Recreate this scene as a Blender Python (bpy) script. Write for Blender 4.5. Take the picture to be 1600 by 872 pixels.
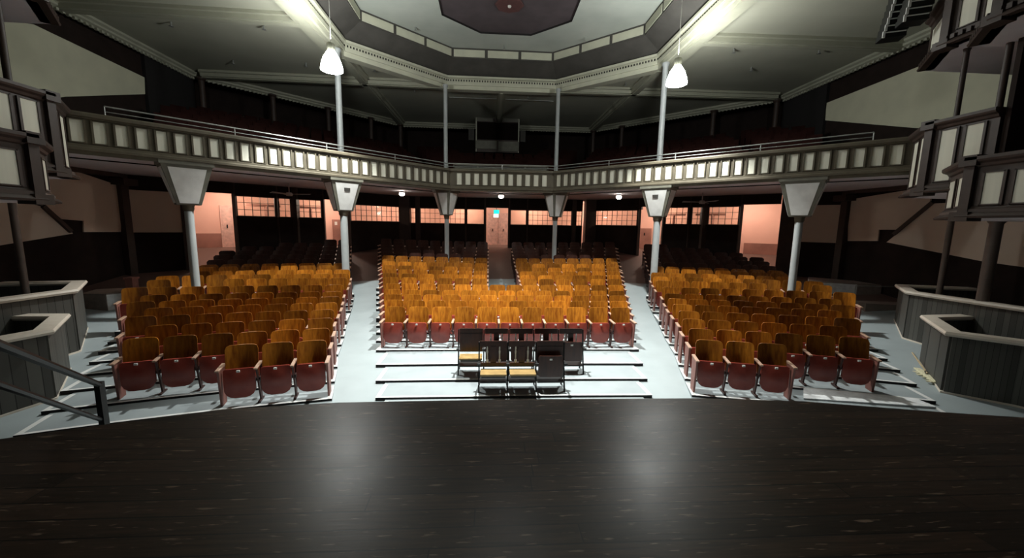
import bpy, bmesh, math, random
from mathutils import Vector, Matrix
random.seed(7)
for o in list(bpy.data.objects): bpy.data.objects.remove(o)
scn = bpy.context.scene
COL = scn.collection
R = math.radians

# ------------------------------------------------------------------ camera
DZ = 1.6                       # eye height above the stage floor; scene z = 0 is the stage
CX, FPX = -0.5275, 608.7
yaw, pit, rol = R(3.54), R(7.79), R(.97)
vf = Vector((math.sin(yaw)*math.cos(pit), math.cos(yaw)*math.cos(pit), -math.sin(pit)))
vr0 = Vector((math.cos(yaw), -math.sin(yaw), 0)); vu0 = vr0.cross(vf)
vr = vr0*math.cos(rol)+vu0*math.sin(rol); vu = -vr0*math.sin(rol)+vu0*math.cos(rol)
cam_d = bpy.data.cameras.new('camera'); cam = bpy.data.objects.new('camera', cam_d); COL.objects.link(cam)
cam.matrix_world = Matrix(((vr.x, vu.x, -vf.x, CX), (vr.y, vu.y, -vf.y, 0), (vr.z, vu.z, -vf.z, DZ), (0, 0, 0, 1)))
cam_d.sensor_width = 36; cam_d.lens = FPX/1600*36; cam_d.clip_start = .05; cam_d.clip_end = 200
scn.camera = cam

# ------------------------------------------------------------------ world, exposure
w = bpy.data.worlds.new('world'); scn.world = w; w.use_nodes = True
w.node_tree.nodes['Background'].inputs[0].default_value = (.55, .6, .62, 1)
w.node_tree.nodes['Background'].inputs[1].default_value = .003
scn.view_settings.view_transform = 'Standard'; scn.view_settings.look = 'None'
scn.view_settings.gamma = 1; scn.view_settings.use_curve_mapping = False
scn.view_settings.exposure = 0.0
UP_W = 150
LAMP_W, CENTRE_W, SHADE_E, FOYER_W, SPOT_DEG, SPOT_BLEND = 1700, 6200, 118, 85, 98, .4

# ------------------------------------------------------------------ points measured from the photograph
def ray(x, y): return vf+vr*((x-800)/FPX)-vu*((y-436)/FPX)
C0 = Vector((CX, 0, 0))
def atz(x, y, z): d = ray(x, y); return C0+d*(z/d.z)
def aty(x, y, Y): d = ray(x, y); return C0+d*(Y/d.y)
def atx(x, y, X): d = ray(x, y); return C0+d*((X-CX)/d.x)
def atp(x, y, nx, ny, c): d = ray(x, y); return C0+d*((c-nx*CX)/(nx*d.x+ny*d.y))
def hf(r):
    r = min(r, 20.6)
    return 2.95-.06*(r-9)-(.0084*(r-9)**2 if r > 9 else 0)
def fz(x, y): return -hf(math.hypot(x, y))
def atf(x, y, up=0):
    d = ray(x, y); t = 1
    while t < 60:
        p = C0+d*t
        if p.z < fz(p.x, p.y)+up: return p
        t += .01
    return p
V = Vector

# ------------------------------------------------------------------ materials
def mat(name, col, rough=.6, metal=0, noise=None, scale=8, stretch=(1, 1, 1), bump=0, col2=None, spec=.5, rand=0, coord='Object'):
    m = bpy.data.materials.new(name); m.use_nodes = True; nt = m.node_tree; b = nt.nodes['Principled BSDF']
    b.inputs['Roughness'].default_value = rough; b.inputs['Metallic'].default_value = metal
    b.inputs['Specular IOR Level'].default_value = spec
    c2 = col2 or tuple(c*.7 for c in col)
    tc = nt.nodes.new('ShaderNodeTexCoord'); mp = nt.nodes.new('ShaderNodeMapping'); mp.inputs['Scale'].default_value = stretch
    nt.links.new(tc.outputs[coord], mp.inputs[0])
    n = nt.nodes.new('ShaderNodeTexNoise'); n.inputs['Scale'].default_value = scale; n.inputs['Detail'].default_value = 5
    if rand:
        oi = nt.nodes.new('ShaderNodeObjectInfo'); n.noise_dimensions = '4D'
        mu = nt.nodes.new('ShaderNodeMath'); mu.operation = 'MULTIPLY'; mu.inputs[1].default_value = 50
        nt.links.new(oi.outputs['Random'], mu.inputs[0]); nt.links.new(mu.outputs[0], n.inputs['W'])
    nt.links.new(mp.outputs[0], n.inputs['Vector'])
    r = nt.nodes.new('ShaderNodeValToRGB')
    r.color_ramp.elements[0].position = .3; r.color_ramp.elements[1].position = .7
    r.color_ramp.elements[0].color = (*c2, 1); r.color_ramp.elements[1].color = (*col, 1)
    nt.links.new(n.outputs['Fac'], r.inputs[0])
    out = r.outputs[0]
    if rand:
        hv = nt.nodes.new('ShaderNodeHueSaturation'); mr = nt.nodes.new('ShaderNodeMapRange')
        mr.inputs['To Min'].default_value = 1-rand; mr.inputs['To Max'].default_value = 1+rand*.6
        nt.links.new(oi.outputs['Random'], mr.inputs[0]); nt.links.new(mr.outputs[0], hv.inputs['Value'])
        nt.links.new(out, hv.inputs['Color']); out = hv.outputs[0]
    nt.links.new(out, b.inputs['Base Color'])
    if bump:
        bp = nt.nodes.new('ShaderNodeBump'); bp.inputs['Strength'].default_value = bump; bp.inputs['Distance'].default_value = .02
        nt.links.new(n.outputs['Fac'], bp.inputs['Height']); nt.links.new(bp.outputs[0], b.inputs['Normal'])
    return m
def emit(name, col, s):
    m = bpy.data.materials.new(name); m.use_nodes = True; nt = m.node_tree; nt.nodes.clear()
    e = nt.nodes.new('ShaderNodeEmission'); e.inputs[0].default_value = (*col, 1); e.inputs[1].default_value = s
    o = nt.nodes.new('ShaderNodeOutputMaterial'); nt.links.new(e.outputs[0], o.inputs[0]); return m

M = {}
M['floor'] = mat('floor_paint', (.33, .375, .385), .6, scale=1.5, col2=(.285, .325, .335))
M['tread'] = mat('tread_paint', (.32, .36, .37), .65, scale=2, col2=(.27, .305, .32))
M['white'] = mat('white_paint', (.78, .78, .76), .6, scale=5, col2=(.66, .66, .64))
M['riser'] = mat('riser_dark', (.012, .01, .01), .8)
M['carpet'] = mat('brown_floor', (.075, .05, .045), .85, scale=20)
M['amber'] = mat('amber_plywood', (.60, .225, .020), .34, scale=5, stretch=(5, 3, .8), col2=(.24, .062, .005), rand=.55, bump=.05)
M['amber_dark'] = mat('brown_plywood', (.20, .07, .012), .34, scale=5, stretch=(5, 3, .8), col2=(.10, .03, .006), rand=.3)
M['red'] = mat('red_seat_vinyl', (.33, .062, .042), .26, scale=6, col2=(.25, .038, .027), rand=.2)
M['iron'] = mat('brown_iron', (.07, .03, .025), .42, .3)
M['endpanel'] = mat('pinkish_end_panel', (.30, .12, .095), .5, scale=6, stretch=(3, 3, .6))
M['armwood'] = mat('arm_wood', (.55, .34, .24), .4, scale=9)
M['plate'] = mat('number_plate', (.8, .8, .75), .4)
M['cream'] = mat('cream_board', (.72, .71, .60), .75, scale=1.2, stretch=(9, 9, .5), col2=(.64, .63, .53))
M['creamwall'] = mat('cream_wall', (.62, .60, .45), .9, scale=2.2, col2=(.56, .545, .41))
M['trimolive'] = mat('olive_brown_trim', (.11, .093, .062), .55, scale=5, col2=(.082, .068, .045))
M['trimdark'] = mat('dark_brown_trim', (.055, .035, .027), .55, scale=5)
M['brownwall'] = mat('dark_brown_wainscot', (.026, .017, .014), .8, scale=3, spec=.15)
M['black'] = mat('black_metal', (.008, .008, .008), .45)
M['ceil'] = mat('ceiling_paint', (.46, .46, .37), .85, scale=.8, col2=(.41, .41, .325))
M['domeceil'] = mat('dome_ceiling_paint', (.46, .49, .44), .85, scale=.8, col2=(.37, .40, .36))
M['charcoal'] = mat('charcoal_boards', (.075, .07, .062), .85, scale=2)
M['octdark'] = mat('plum_ceiling', (.085, .066, .072), .8, scale=1.5)
M['maroon'] = mat('maroon_rose', (.10, .04, .038), .7)
M['cornice'] = mat('cornice_paint', (.55, .55, .43), .6, scale=3, col2=(.48, .48, .38))
M['colpaint'] = mat('column_grey_paint', (.36, .38, .38), .45, scale=4, col2=(.31, .33, .33))
M['brframe'] = mat('bracket_frame', (.17, .165, .13), .55, scale=4)
M['soffit'] = mat('soffit_grey', (.78, .74, .77), .8, scale=2, col2=(.72, .68, .71))
M['pink'] = mat('pink_wall', (.80, .49, .39), .8, scale=1.5, col2=(.76, .45, .36))
M['pinkdark'] = mat('pink_brown_wainscot', (.36, .17, .13), .7, scale=2)
M['pinkdoor'] = mat('pink_door_paint', (.78, .50, .42), .6)
M['stone'] = mat('pit_rail_cream', (.80, .72, .62), .5, scale=6, col2=(.72, .63, .53))
M['mop'] = mat('mop_yarn', (.75, .70, .48), .95, scale=40, bump=.6)
M['handle'] = mat('wood_handle', (.55, .42, .25), .5)
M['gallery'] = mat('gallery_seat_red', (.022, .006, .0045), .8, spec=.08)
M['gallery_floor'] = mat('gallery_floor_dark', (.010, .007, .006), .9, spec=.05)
M['steel'] = mat('pale_rail_steel', (.45, .46, .44), .35, .6)
M['platform'] = mat('platform_white', (.88, .89, .90), .7)
M['platform_end'] = mat('platform_end_brown', (.26, .21, .18), .8)
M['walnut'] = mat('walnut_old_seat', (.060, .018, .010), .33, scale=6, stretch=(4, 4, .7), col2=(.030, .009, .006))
M['tanwood'] = mat('tan_seat_board', (.42, .27, .10), .45, scale=7)
M['fan'] = mat('white_fan', (.5, .48, .46), .5)
g = bpy.data.materials.new('clear_pane'); g.use_nodes = True; nt = g.node_tree; nt.nodes.clear()
gt = nt.nodes.new('ShaderNodeBsdfTransparent'); gg = nt.nodes.new('ShaderNodeBsdfGlossy'); gg.inputs['Roughness'].default_value = .05
mx = nt.nodes.new('ShaderNodeMixShader'); mx.inputs[0].default_value = .04; go = nt.nodes.new('ShaderNodeOutputMaterial')
gt.inputs[0].default_value = (.95, .93, .9, 1)
nt.links.new(gt.outputs[0], mx.inputs[1]); nt.links.new(gg.outputs[0], mx.inputs[2]); nt.links.new(mx.outputs[0], go.inputs[0]); M['glass'] = g

def planked(name, col, axis, width, seam=(.01, .009, .008), rough=.6, var=.3):
    """vertical tongue-and-groove boards; axis is the coordinate across the boards"""
    m = bpy.data.materials.new(name); m.use_nodes = True; nt = m.node_tree; b = nt.nodes['Principled BSDF']
    b.inputs['Roughness'].default_value = rough
    tc = nt.nodes.new('ShaderNodeTexCoord'); sp = nt.nodes.new('ShaderNodeSeparateXYZ'); nt.links.new(tc.outputs['Object'], sp.inputs[0])
    def mth(op, a, b_=None):
        n = nt.nodes.new('ShaderNodeMath'); n.operation = op
        for i, v in enumerate((a, b_)):
            if v is None: continue
            if isinstance(v, (int, float)): n.inputs[i].default_value = v
            else: nt.links.new(v, n.inputs[i])
        return n.outputs[0]
    s = sp.outputs['X'] if axis == 'X' else sp.outputs['Y'] if axis == 'Y' else mth('SUBTRACT', sp.outputs['X'], sp.outputs['Y'])
    d = mth('DIVIDE', s, width); fr = mth('FRACT', d); fl = mth('FLOOR', d)
    wn = nt.nodes.new('ShaderNodeTexWhiteNoise'); wn.noise_dimensions = '1D'; nt.links.new(fl, wn.inputs['W'])
    mr = nt.nodes.new('ShaderNodeMapRange'); mr.inputs['To Min'].default_value = 1-var; mr.inputs['To Max'].default_value = 1+var
    nt.links.new(wn.outputs[0], mr.inputs[0])
    hv = nt.nodes.new('ShaderNodeHueSaturation'); hv.inputs['Color'].default_value = (*col, 1); nt.links.new(mr.outputs[0], hv.inputs['Value'])
    mi = nt.nodes.new('ShaderNodeMix'); mi.data_type = 'RGBA'
    nt.links.new(mth('LESS_THAN', fr, .07), mi.inputs[0]); nt.links.new(hv.outputs[0], mi.inputs[6]); mi.inputs[7].default_value = (*seam, 1)
    nt.links.new(mi.outputs[2], b.inputs['Base Color']); return m
M['pitplank'] = planked('pit_planks', (.085, .082, .072), 'D', .10)
M['balplank'] = planked('gallery_boards', (.05, .042, .035), 'X', .12)

def stage_mat():
    m = bpy.data.materials.new('stage_boards'); m.use_nodes = True; nt = m.node_tree; b = nt.nodes['Principled BSDF']; L = nt.links.new
    def N(t, **k):
        n = nt.nodes.new(t)
        for a, v in k.items(): setattr(n, a, v)
        return n
    tc = N('ShaderNodeTexCoord'); sp = N('ShaderNodeSeparateXYZ'); L(tc.outputs['Object'], sp.inputs[0])
    def mth(op, *a):
        n = N('ShaderNodeMath', operation=op)
        for i, v in enumerate(a):
            if isinstance(v, (int, float)): n.inputs[i].default_value = v
            else: L(v, n.inputs[i])
        return n.outputs[0]
    d = mth('DIVIDE', sp.outputs['Y'], .135); row = mth('FLOOR', d); fr = mth('FRACT', d)
    wn = N('ShaderNodeTexWhiteNoise', noise_dimensions='1D'); L(row, wn.inputs['W'])
    off = mth('MULTIPLY', wn.outputs[0], 7.3); dx = mth('DIVIDE', mth('ADD', sp.outputs['X'], off), 2.9)
    cfr = mth('FRACT', dx); cid = mth('FLOOR', dx)
    cb = N('ShaderNodeCombineXYZ'); L(row, cb.inputs[0]); L(cid, cb.inputs[1])
    wn2 = N('ShaderNodeTexWhiteNoise', noise_dimensions='2D'); L(cb.outputs[0], wn2.inputs['Vector'])
    seam = mth('MAXIMUM', mth('LESS_THAN', fr, .075), mth('LESS_THAN', cfr, .0025))
    mp = N('ShaderNodeMapping'); mp.inputs['Scale'].default_value = (.9, 14, 1); L(tc.outputs['Object'], mp.inputs[0])
    n1 = N('ShaderNodeTexNoise'); n1.inputs['Scale'].default_value = 3; n1.inputs['Detail'].default_value = 8; n1.inputs['Roughness'].default_value = .65; L(mp.outputs[0], n1.inputs['Vector'])
    rp = N('ShaderNodeValToRGB'); e = rp.color_ramp.elements
    e[0].position = .3; e[0].color = (.009, .0055, .0035, 1); e[1].position = .72; e[1].color = (.046, .025, .015, 1); L(n1.outputs['Fac'], rp.inputs[0])
    mr = N('ShaderNodeMapRange'); mr.inputs['To Min'].default_value = .55; mr.inputs['To Max'].default_value = 1.7; L(wn2.outputs[0], mr.inputs[0])
    hv = N('ShaderNodeHueSaturation'); L(rp.outputs[0], hv.inputs['Color']); L(mr.outputs[0], hv.inputs['Value'])
    mp2 = N('ShaderNodeMapping'); mp2.inputs['Scale'].default_value = (1.3, 11, 1); L(tc.outputs['Object'], mp2.inputs[0])
    n2 = N('ShaderNodeTexNoise'); n2.inputs['Scale'].default_value = 4.2; n2.inputs['Detail'].default_value = 6; L(mp2.outputs[0], n2.inputs['Vector'])
    scr = N('ShaderNodeMapRange'); scr.inputs['From Min'].default_value = .62; scr.inputs['From Max'].default_value = .68; L(n2.outputs['Fac'], scr.inputs[0])
    mi = N('ShaderNodeMix', data_type='RGBA'); L(scr.outputs[0], mi.inputs[0]); L(hv.outputs[0], mi.inputs[6]); mi.inputs[7].default_value = (.20, .14, .10, 1)
    mi2 = N('ShaderNodeMix', data_type='RGBA'); L(seam, mi2.inputs[0]); L(mi.outputs[2], mi2.inputs[6]); mi2.inputs[7].default_value = (.001, .001, .001, 1)
    L(mi2.outputs[2], b.inputs['Base Color'])
    n3 = N('ShaderNodeTexNoise'); n3.inputs['Scale'].default_value = 1.6; n3.inputs['Detail'].default_value = 4; L(tc.outputs['Object'], n3.inputs['Vector'])
    rr = N('ShaderNodeMapRange'); rr.inputs['To Min'].default_value = .24; rr.inputs['To Max'].default_value = .44; b.inputs['Specular IOR Level'].default_value = .3; L(n3.outputs['Fac'], rr.inputs[0]); L(rr.outputs[0], b.inputs['Roughness'])
    bp = N('ShaderNodeBump'); bp.inputs['Strength'].default_value = .25; bp.inputs['Distance'].default_value = .006
    h = mth('SUBTRACT', mth('ADD', mth('MULTIPLY', n1.outputs['Fac'], .35), mth('MULTIPLY', wn2.outputs[0], .6)), mth('MULTIPLY', seam, 1.5))
    L(h, bp.inputs['Height']); L(bp.outputs[0], b.inputs['Normal'])
    return m
M['stage'] = stage_mat()

# ------------------------------------------------------------------ builders
class MB:
    """collects faces (in coordinates with z measured from eye level unless local)"""
    def __init__(s): s.v = []; s.f = []; s.m = []
    def add(s, vs, fs, mi=0):
        n = len(s.v); s.v += [tuple(p) for p in vs]; s.f += [tuple(i+n for i in f) for f in fs]; s.m += [mi]*len(fs)
    def poly(s, pts, mi=0): s.add(pts, [range(len(pts))], mi)
    def prism(s, base, top, mi=0):
        n = len(base); s.add(list(base)+list(top), [tuple(reversed(range(n))), tuple(range(n, 2*n))]+[(i, (i+1) % n, (i+1) % n+n, i+n) for i in range(n)], mi)
    def box(s, x0, x1, y0, y1, z0, z1, mi=0):
        s.prism([(x0, y0, z0), (x1, y0, z0), (x1, y1, z0), (x0, y1, z0)], [(x0, y0, z1), (x1, y0, z1), (x1, y1, z1), (x0, y1, z1)], mi)
    def slab(s, a, b, n, t0, t1, z0, z1, mi=0, zb0=None, zb1=None):
        """vertical slab along plan segment a-b; n = plan normal, thickness from t0 to t1 along n"""
        zb0 = z0 if zb0 is None else zb0; zb1 = z1 if zb1 is None else zb1
        P = lambda p, t, z: (p[0]+n[0]*t, p[1]+n[1]*t, z)
        s.prism([P(a, t0, z0), P(b, t0, zb0), P(b, t1, zb0), P(a, t1, z0)], [P(a, t0, z1), P(b, t0, zb1), P(b, t1, zb1), P(a, t1, z1)], mi)
    def tube(s, p, q, r0, r1=None, n=12, mi=0, cap=True):
        p = V(p); q = V(q); r1 = r0 if r1 is None else r1; d = (q-p).normalized()
        a = d.orthogonal().normalized(); b = d.cross(a)
        c = [(a*math.cos(2*math.pi*i/n)+b*math.sin(2*math.pi*i/n)) for i in range(n)]
        fs = [(i, (i+1) % n, (i+1) % n+n, i+n) for i in range(n)]
        if cap: fs += [tuple(reversed(range(n))), tuple(range(n, 2*n))]
        s.add([p+k*r0 for k in c]+[q+k*r1 for k in c], fs, mi)
    def path(s, pts, r, n=8, mi=0):
        for a, b in zip(pts, pts[1:]): s.tube(a, b, r, n=n, mi=mi)
        for a in pts[1:-1]: s.ball(a, r*1.02, n, 4, mi)
    def ball(s, c, r, n=12, m_=8, mi=0, sz=1):
        prof = [(r*math.sin(math.pi*k/m_), -r*math.cos(math.pi*k/m_)*sz) for k in range(m_+1)]
        s.lathe(c, prof, n, mi)
    def lathe(s, c, prof, n=20, mi=0):
        vs = []; fs = []
        for (r, z) in prof:
            for i in range(n): a = 2*math.pi*i/n; vs.append((c[0]+r*math.cos(a), c[1]+r*math.sin(a), c[2]+z))
        for k in range(len(prof)-1):
            for i in range(n): fs.append((k*n+i, k*n+(i+1) % n, (k+1)*n+(i+1) % n, (k+1)*n+i))
        s.add(vs, fs, mi)
    def sweep(s, pts, prof, mi=0, closed=False):
        """prof = list of (outward offset, z) swept along a plan polyline; pts (x,y,z); mitred; normal to the left of travel"""
        n = len(pts); rings = []
        for i in range(n):
            p = V(pts[i][:2])
            def nrm(a, b): d = (V(b[:2])-V(a[:2])).normalized(); return V((-d.y, d.x))
            if closed or 0 < i < n-1:
                n1 = nrm(pts[i-1], pts[i]); n2 = nrm(pts[i], pts[(i+1) % n]); m_ = (n1+n2); m_ = m_/max(.2, (m_.length_squared/2))
            else: m_ = nrm(pts[0], pts[1]) if i == 0 else nrm(pts[-2], pts[-1])
            rings.append([(p.x+m_.x*o, p.y+m_.y*o, pts[i][2]+z) for o, z in prof])
        k = len(prof); vs = [q for r_ in rings for q in r_]; fs = []
        for i in range(n if closed else n-1):
            j = (i+1) % n
            for a in range(k): b = (a+1) % k; fs.append((i*k+a, i*k+b, j*k+b, j*k+a))
        if not closed: fs += [tuple(range(k)), tuple(reversed(range((n-1)*k, n*k)))]
        s.add(vs, fs, mi)
    def build(s, name, mats, parent=None, smooth=False, origin=None, local=False, bevel=0):
        """origin: world-like (eye-level z) origin; a child's mesh is expressed relative to its parent's origin"""
        me = bpy.data.meshes.new(name)
        if local: off = V((0, 0, 0))
        elif parent is not None: off = V(parent['_o'])
        else: off = V(origin) if origin else V((0, 0, -DZ))
        me.from_pydata([tuple(V(p)-off) for p in s.v], [], s.f)
        mats = mats if isinstance(mats, (list, tuple)) else [mats]
        for m_ in mats: me.materials.append(m_)
        me.polygons.foreach_set('material_index', s.m)
        bm = bmesh.new(); bm.from_mesh(me); bmesh.ops.recalc_face_normals(bm, faces=bm.faces); bm.to_mesh(me); bm.free()
        if smooth:
            me.polygons.foreach_set('use_smooth', [True]*len(me.polygons))
            try: me.set_sharp_from_angle(angle=R(40))
            except Exception: pass
        o = bpy.data.objects.new(name, me); COL.objects.link(o)
        if parent is not None: o.parent = parent
        elif origin and not local: o.location = off+V((0, 0, DZ))
        o['_o'] = tuple(off)
        if bevel:
            bv = o.modifiers.new('bevel', 'BEVEL'); bv.width = bevel; bv.segments = 2; bv.limit_method = 'ANGLE'
        return o
def tag(o, label, cat, group=None, kind=None):
    o['label'] = label; o['category'] = cat
    if group: o['group'] = group
    if kind: o['kind'] = kind
    return o
def struct(o): o['kind'] = 'structure'; return o
def thing(name, loc, label, cat, group=None):
    o = bpy.data.objects.new(name, None); COL.objects.link(o); o.location = (loc[0], loc[1], loc[2]+DZ); o['_o'] = tuple(loc)
    o.empty_display_size = .1
    return tag(o, label, cat, group)
def ringpts(Yf, c, xm): return [(-xm, c-xm), (-(c-Yf), Yf), (c-Yf, Yf), (xm, c-xm)]

# ================================================================== SETTING
# ---- stage
edge = [(-11, .9), (-7.5, 1.75), (-4.07, 2.87), (-3.54, 3.06), (-2.8, 3.3), (-1.86, 3.41), (-.3, 3.44), (1.51, 3.42), (2.46, 3.33), (3.55, 3.09), (4.21, 2.97), (7.5, 2.3), (11, 1.5)]
mb = MB(); pts = edge+[(11, -4), (-11, -4)]
mb.prism([(x, y, -1.68) for x, y in pts], [(x, y, -1.6) for x, y in pts], 0)
for a, b in zip(edge, edge[1:]):
    d = V((b[0]-a[0], b[1]-a[1])).normalized(); mb.slab(a, b, (-d.y, d.x), -.12, -.06, -3.4, -1.68, 1)
st = struct(mb.build('floor_stage', [M['stage'], M['brownwall']], bevel=.008))

# ---- raked auditorium floor: grey paint near the stage, brown beyond
mb = MB(); NX, NY = 92, 84; X0, X1, Y0, Y1 = -16.2, 16.2, 2.4, 24.6
gx = [X0+(X1-X0)*i/NX for i in range(NX+1)]; gy = [Y0+(Y1-Y0)*j/NY for j in range(NY+1)]
mb.add([(x, y, fz(x, y)) for y in gy for x in gx], [(j*(NX+1)+i, j*(NX+1)+i+1, (j+1)*(NX+1)+i+1, (j+1)*(NX+1)+i) for j in range(NY) for i in range(NX)])
fl = struct(mb.build('floor', M['floor'], smooth=True))
# painted boundary: object-space radius decides grey paint or brown boards
m = M['floor']; nt = m.node_tree; bs = nt.nodes['Principled BSDF']; src = bs.inputs['Base Color'].links[0].from_socket
tc = nt.nodes.new('ShaderNodeTexCoord'); sp = nt.nodes.new('ShaderNodeSeparateXYZ'); nt.links.new(tc.outputs['Object'], sp.inputs[0])
cb = nt.nodes.new('ShaderNodeCombineXYZ'); nt.links.new(sp.outputs[0], cb.inputs[0]); nt.links.new(sp.outputs[1], cb.inputs[1])
ln = nt.nodes.new('ShaderNodeVectorMath'); ln.operation = 'LENGTH'; nt.links.new(cb.outputs[0], ln.inputs[0])
gr = nt.nodes.new('ShaderNodeMath'); gr.operation = 'GREATER_THAN'; gr.inputs[1].default_value = 15.75; nt.links.new(ln.outputs['Value'], gr.inputs[0])
mi = nt.nodes.new('ShaderNodeMix'); mi.data_type = 'RGBA'; nt.links.new(gr.outputs[0], mi.inputs[0]); nt.links.new(src, mi.inputs[6]); mi.inputs[7].default_value = (.12, .075, .062, 1)
nt.links.new(mi.outputs[2], bs.inputs['Base Color'])

# ---- seat rows (plan curves) -------------------------------------------------
CEN_Y = [6.82, 7.48, 8.22, 9.06, 9.66, 10.22, 10.75, 11.2, 12.15, 12.62, 13.12, 13.65, 14.2, 14.75, 15.3, 15.85, 16.4, 16.95, 17.5, 18.05]
FIRST_C = 3                       # the first three centre tiers carry no seats
SIDE = [(3.57, 6.70), (3.77, 7.35), (3.97, 8.02), (4.19, 8.65), (4.33, 9.24), (4.45, 9.76), (4.60, 10.28), (4.73, 10.75), (4.95, 11.70), (5.07, 12.19), (5.20, 12.68), (5.34, 13.18),
        (5.6, 13.7), (5.78, 14.3), (5.97, 14.9), (6.15, 15.45), (6.33, 16.0), (6.5, 16.55), (6.68, 17.1)]
SIDE_N = [3, 6, 6, 7, 7, 8, 8, 9, 9, 9, 8, 8, 8, 8, 8, 8, 7, 7, 6]
def side_ang(k, j):
    if k < 9: return R(14.5+1.4*j)
    f = min(1, (k-8)/4); return R(14.5+2.5*f+(1.4+.9*f)*min(j, 7))
def side_pt(k, s):
    """point at seat coordinate s (pitch .525) along side row k, right-hand side"""
    x, y = SIDE[k]; t = 0; st_ = .525
    if s < 0: a = side_ang(k, 0); return (x+math.cos(a)*st_*s, y-math.sin(a)*st_*s, a)
    while True:
        a = side_ang(k, t); d = min(1, s-t)
        x += math.cos(a)*st_*d; y -= math.sin(a)*st_*d; t += 1
        if t >= s: return (x, y, a)
def cen_xe(Y): return 2.70+.27*(Y-9)
def cen_pt(k, x): return (x, CEN_Y[k]+.10*(1-(x/3.0)**2) if abs(x) < 3 else CEN_Y[k]-.10*((x/3)**2-1)*.8)

# tiers: low steps under the rows, white nosing, dark riser
def tier_z(xb, yb): return fz(xb, yb)+.02
def tier(front, back, name, ends=True):
    mb = MB(); n = len(front)
    F = [V((x, y, tier_z(*back[i]))) for i, (x, y) in enumerate(front)]; B = [V((x, y, tier_z(x, y))) for x, y in back]
    N = [f+(b-f).normalized()*.055 for f, b in zip(F, B)]
    for i in range(n-1):
        mb.poly([F[i], F[i+1], N[i+1], N[i]], 1); mb.poly([N[i], N[i+1], B[i+1], B[i]], 0)
        lo = lambda p: V((p.x, p.y, fz(p.x, p.y)-.12))
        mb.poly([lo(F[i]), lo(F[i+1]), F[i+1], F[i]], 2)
    for e, q in ((0, 1), (n-1, n-2)):
        mb.poly([F[e], B[e], V((B[e].x, B[e].y, B[e].z-.15)), V((F[e].x, F[e].y, F[e].z-.2))], 0)
        d = (F[q]-F[e]).normalized()*.075; u = V((0, 0, .003))
        if ends: mb.poly([F[e]+u, F[e]+d+u, B[e]+d+u-(B[e]-F[e])*.12, B[e]+u-(B[e]-F[e])*.12], 1)
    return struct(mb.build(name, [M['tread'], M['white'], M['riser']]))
trn = 0
NT_C, NT_S = 13, 12
for k in range(-1, NT_C):
    yk = CEN_Y[k] if k >= 0 else 6.2; yn = CEN_Y[k+1]
    f0 = -.28; xe = cen_xe(yk)+.36; xn = xe+.0
    halves = [(-xe, xe)] if k < 8 else [(-xe, -.5), (.5, xe)]
    for a, b in halves:
        xs = [a+(b-a)*i/10 for i in range(11)]; kk = max(k, 0)
        cy = lambda x, Y: Y+.10*(1-(x/3.0)**2)
        tier([(x, cy(x, yk)+f0) for x in xs], [(x, cy(x, yn)+f0) for x in xs], 'floor_tier'); trn += 1
def outer_s(k):
    s = 0
    while s < 14:
        x, y, a = side_pt(k, s)
        if x > 7.05+.54*(y-5.7): return s
        s += .1
    return s
for sx in (-1, 1):
    for k in range(-1, NT_S):
        def row(kk, s):
            if kk < 0: x, y, a = side_pt(0, s); return (x-.2, y-.62, a)
            return side_pt(kk, s)
        so = outer_s(max(k, 0)) if k >= 0 else 7.2
        if k < 0: so = outer_s(0)+.3
        N_ = 12
        sA = -.62
        fr = [sA+(so-sA)*i/N_ for i in range(N_+1)]
        f = []; b = []
        for s in fr:
            x, y, a = row(k, s); x2, y2, a2 = row(k+1, s)
            f.append((sx*(x-.27*math.sin(a)*1), y-.27*math.cos(a))); b.append((sx*(x2-.27*math.sin(a2)), y2-.27*math.cos(a2)))
        tier(f, b, 'floor_tier')

# ---- ceiling
zc = 5.95
inner = [(2.35, 17.7), (5.62, 14.75), (5.62, 9.65), (2.35, 6.7), (-2.35, 6.7), (-5.62, 9.65), (-5.62, 14.75), (-2.35, 17.7)]
outer = [(5.7, 24.9), (13.1, 17.6), (13.1, 6.8), (5.7, -.5), (-5.7, -.5), (-13.1, 6.8), (-13.1, 17.6), (-5.7, 24.9)]
mb = MB()
for i in range(8):
    j = (i+1) % 8; mb.prism([(*inner[i], zc), (*inner[j], zc), (*outer[j], zc), (*outer[i], zc)], [(*inner[i], zc+.1), (*inner[j], zc+.1), (*outer[j], zc+.1), (*outer[i], zc+.1)])
struct(mb.build('ceiling', M['ceil']))
# octagonal cornice with dentils (profile: inward negative)
P3 = lambda L_, z: [(x, y, z) for x, y in L_]
inn = list(reversed(inner))            # counter-clockwise
def scalep(L_, dx, dy=None):
    dy = dx if dy is None else dy
    return [(x+math.copysign(dx, x)*(1 if abs(x) > 3 else .42), y+math.copysign(dy, y-12.2)*(1 if abs(x) < 3 else .42)) for x, y in L_]
mb = MB()
mb.sweep(P3(inn, 0), [(0, 5.72), (.05, 5.72), (.05, 5.88), (.10, 5.88), (.10, 6.02), (.03, 6.02), (.03, 6.14), (.14, 6.16), (.14, 6.24), (-.08, 6.3), (-.3, 6.3), (-.3, 5.72)], 0, closed=True)
for i in range(8):                      # dentil row
    a, b = V(inn[i]), V(inn[(i+1) % 8]); d = b-a; L_ = d.length; d.normalize(); nn = V((-d.y, d.x)); k = int(L_/.11)
    for q in range(k):
        c = a+d*((q+.5)*L_/k); mb.slab(c-d*.022, c+d*.022, nn, .02, .045, 6.045, 6.115, 1)
struct(mb.build('trim_1', [M['cornice'], M['riser']]))
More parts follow.
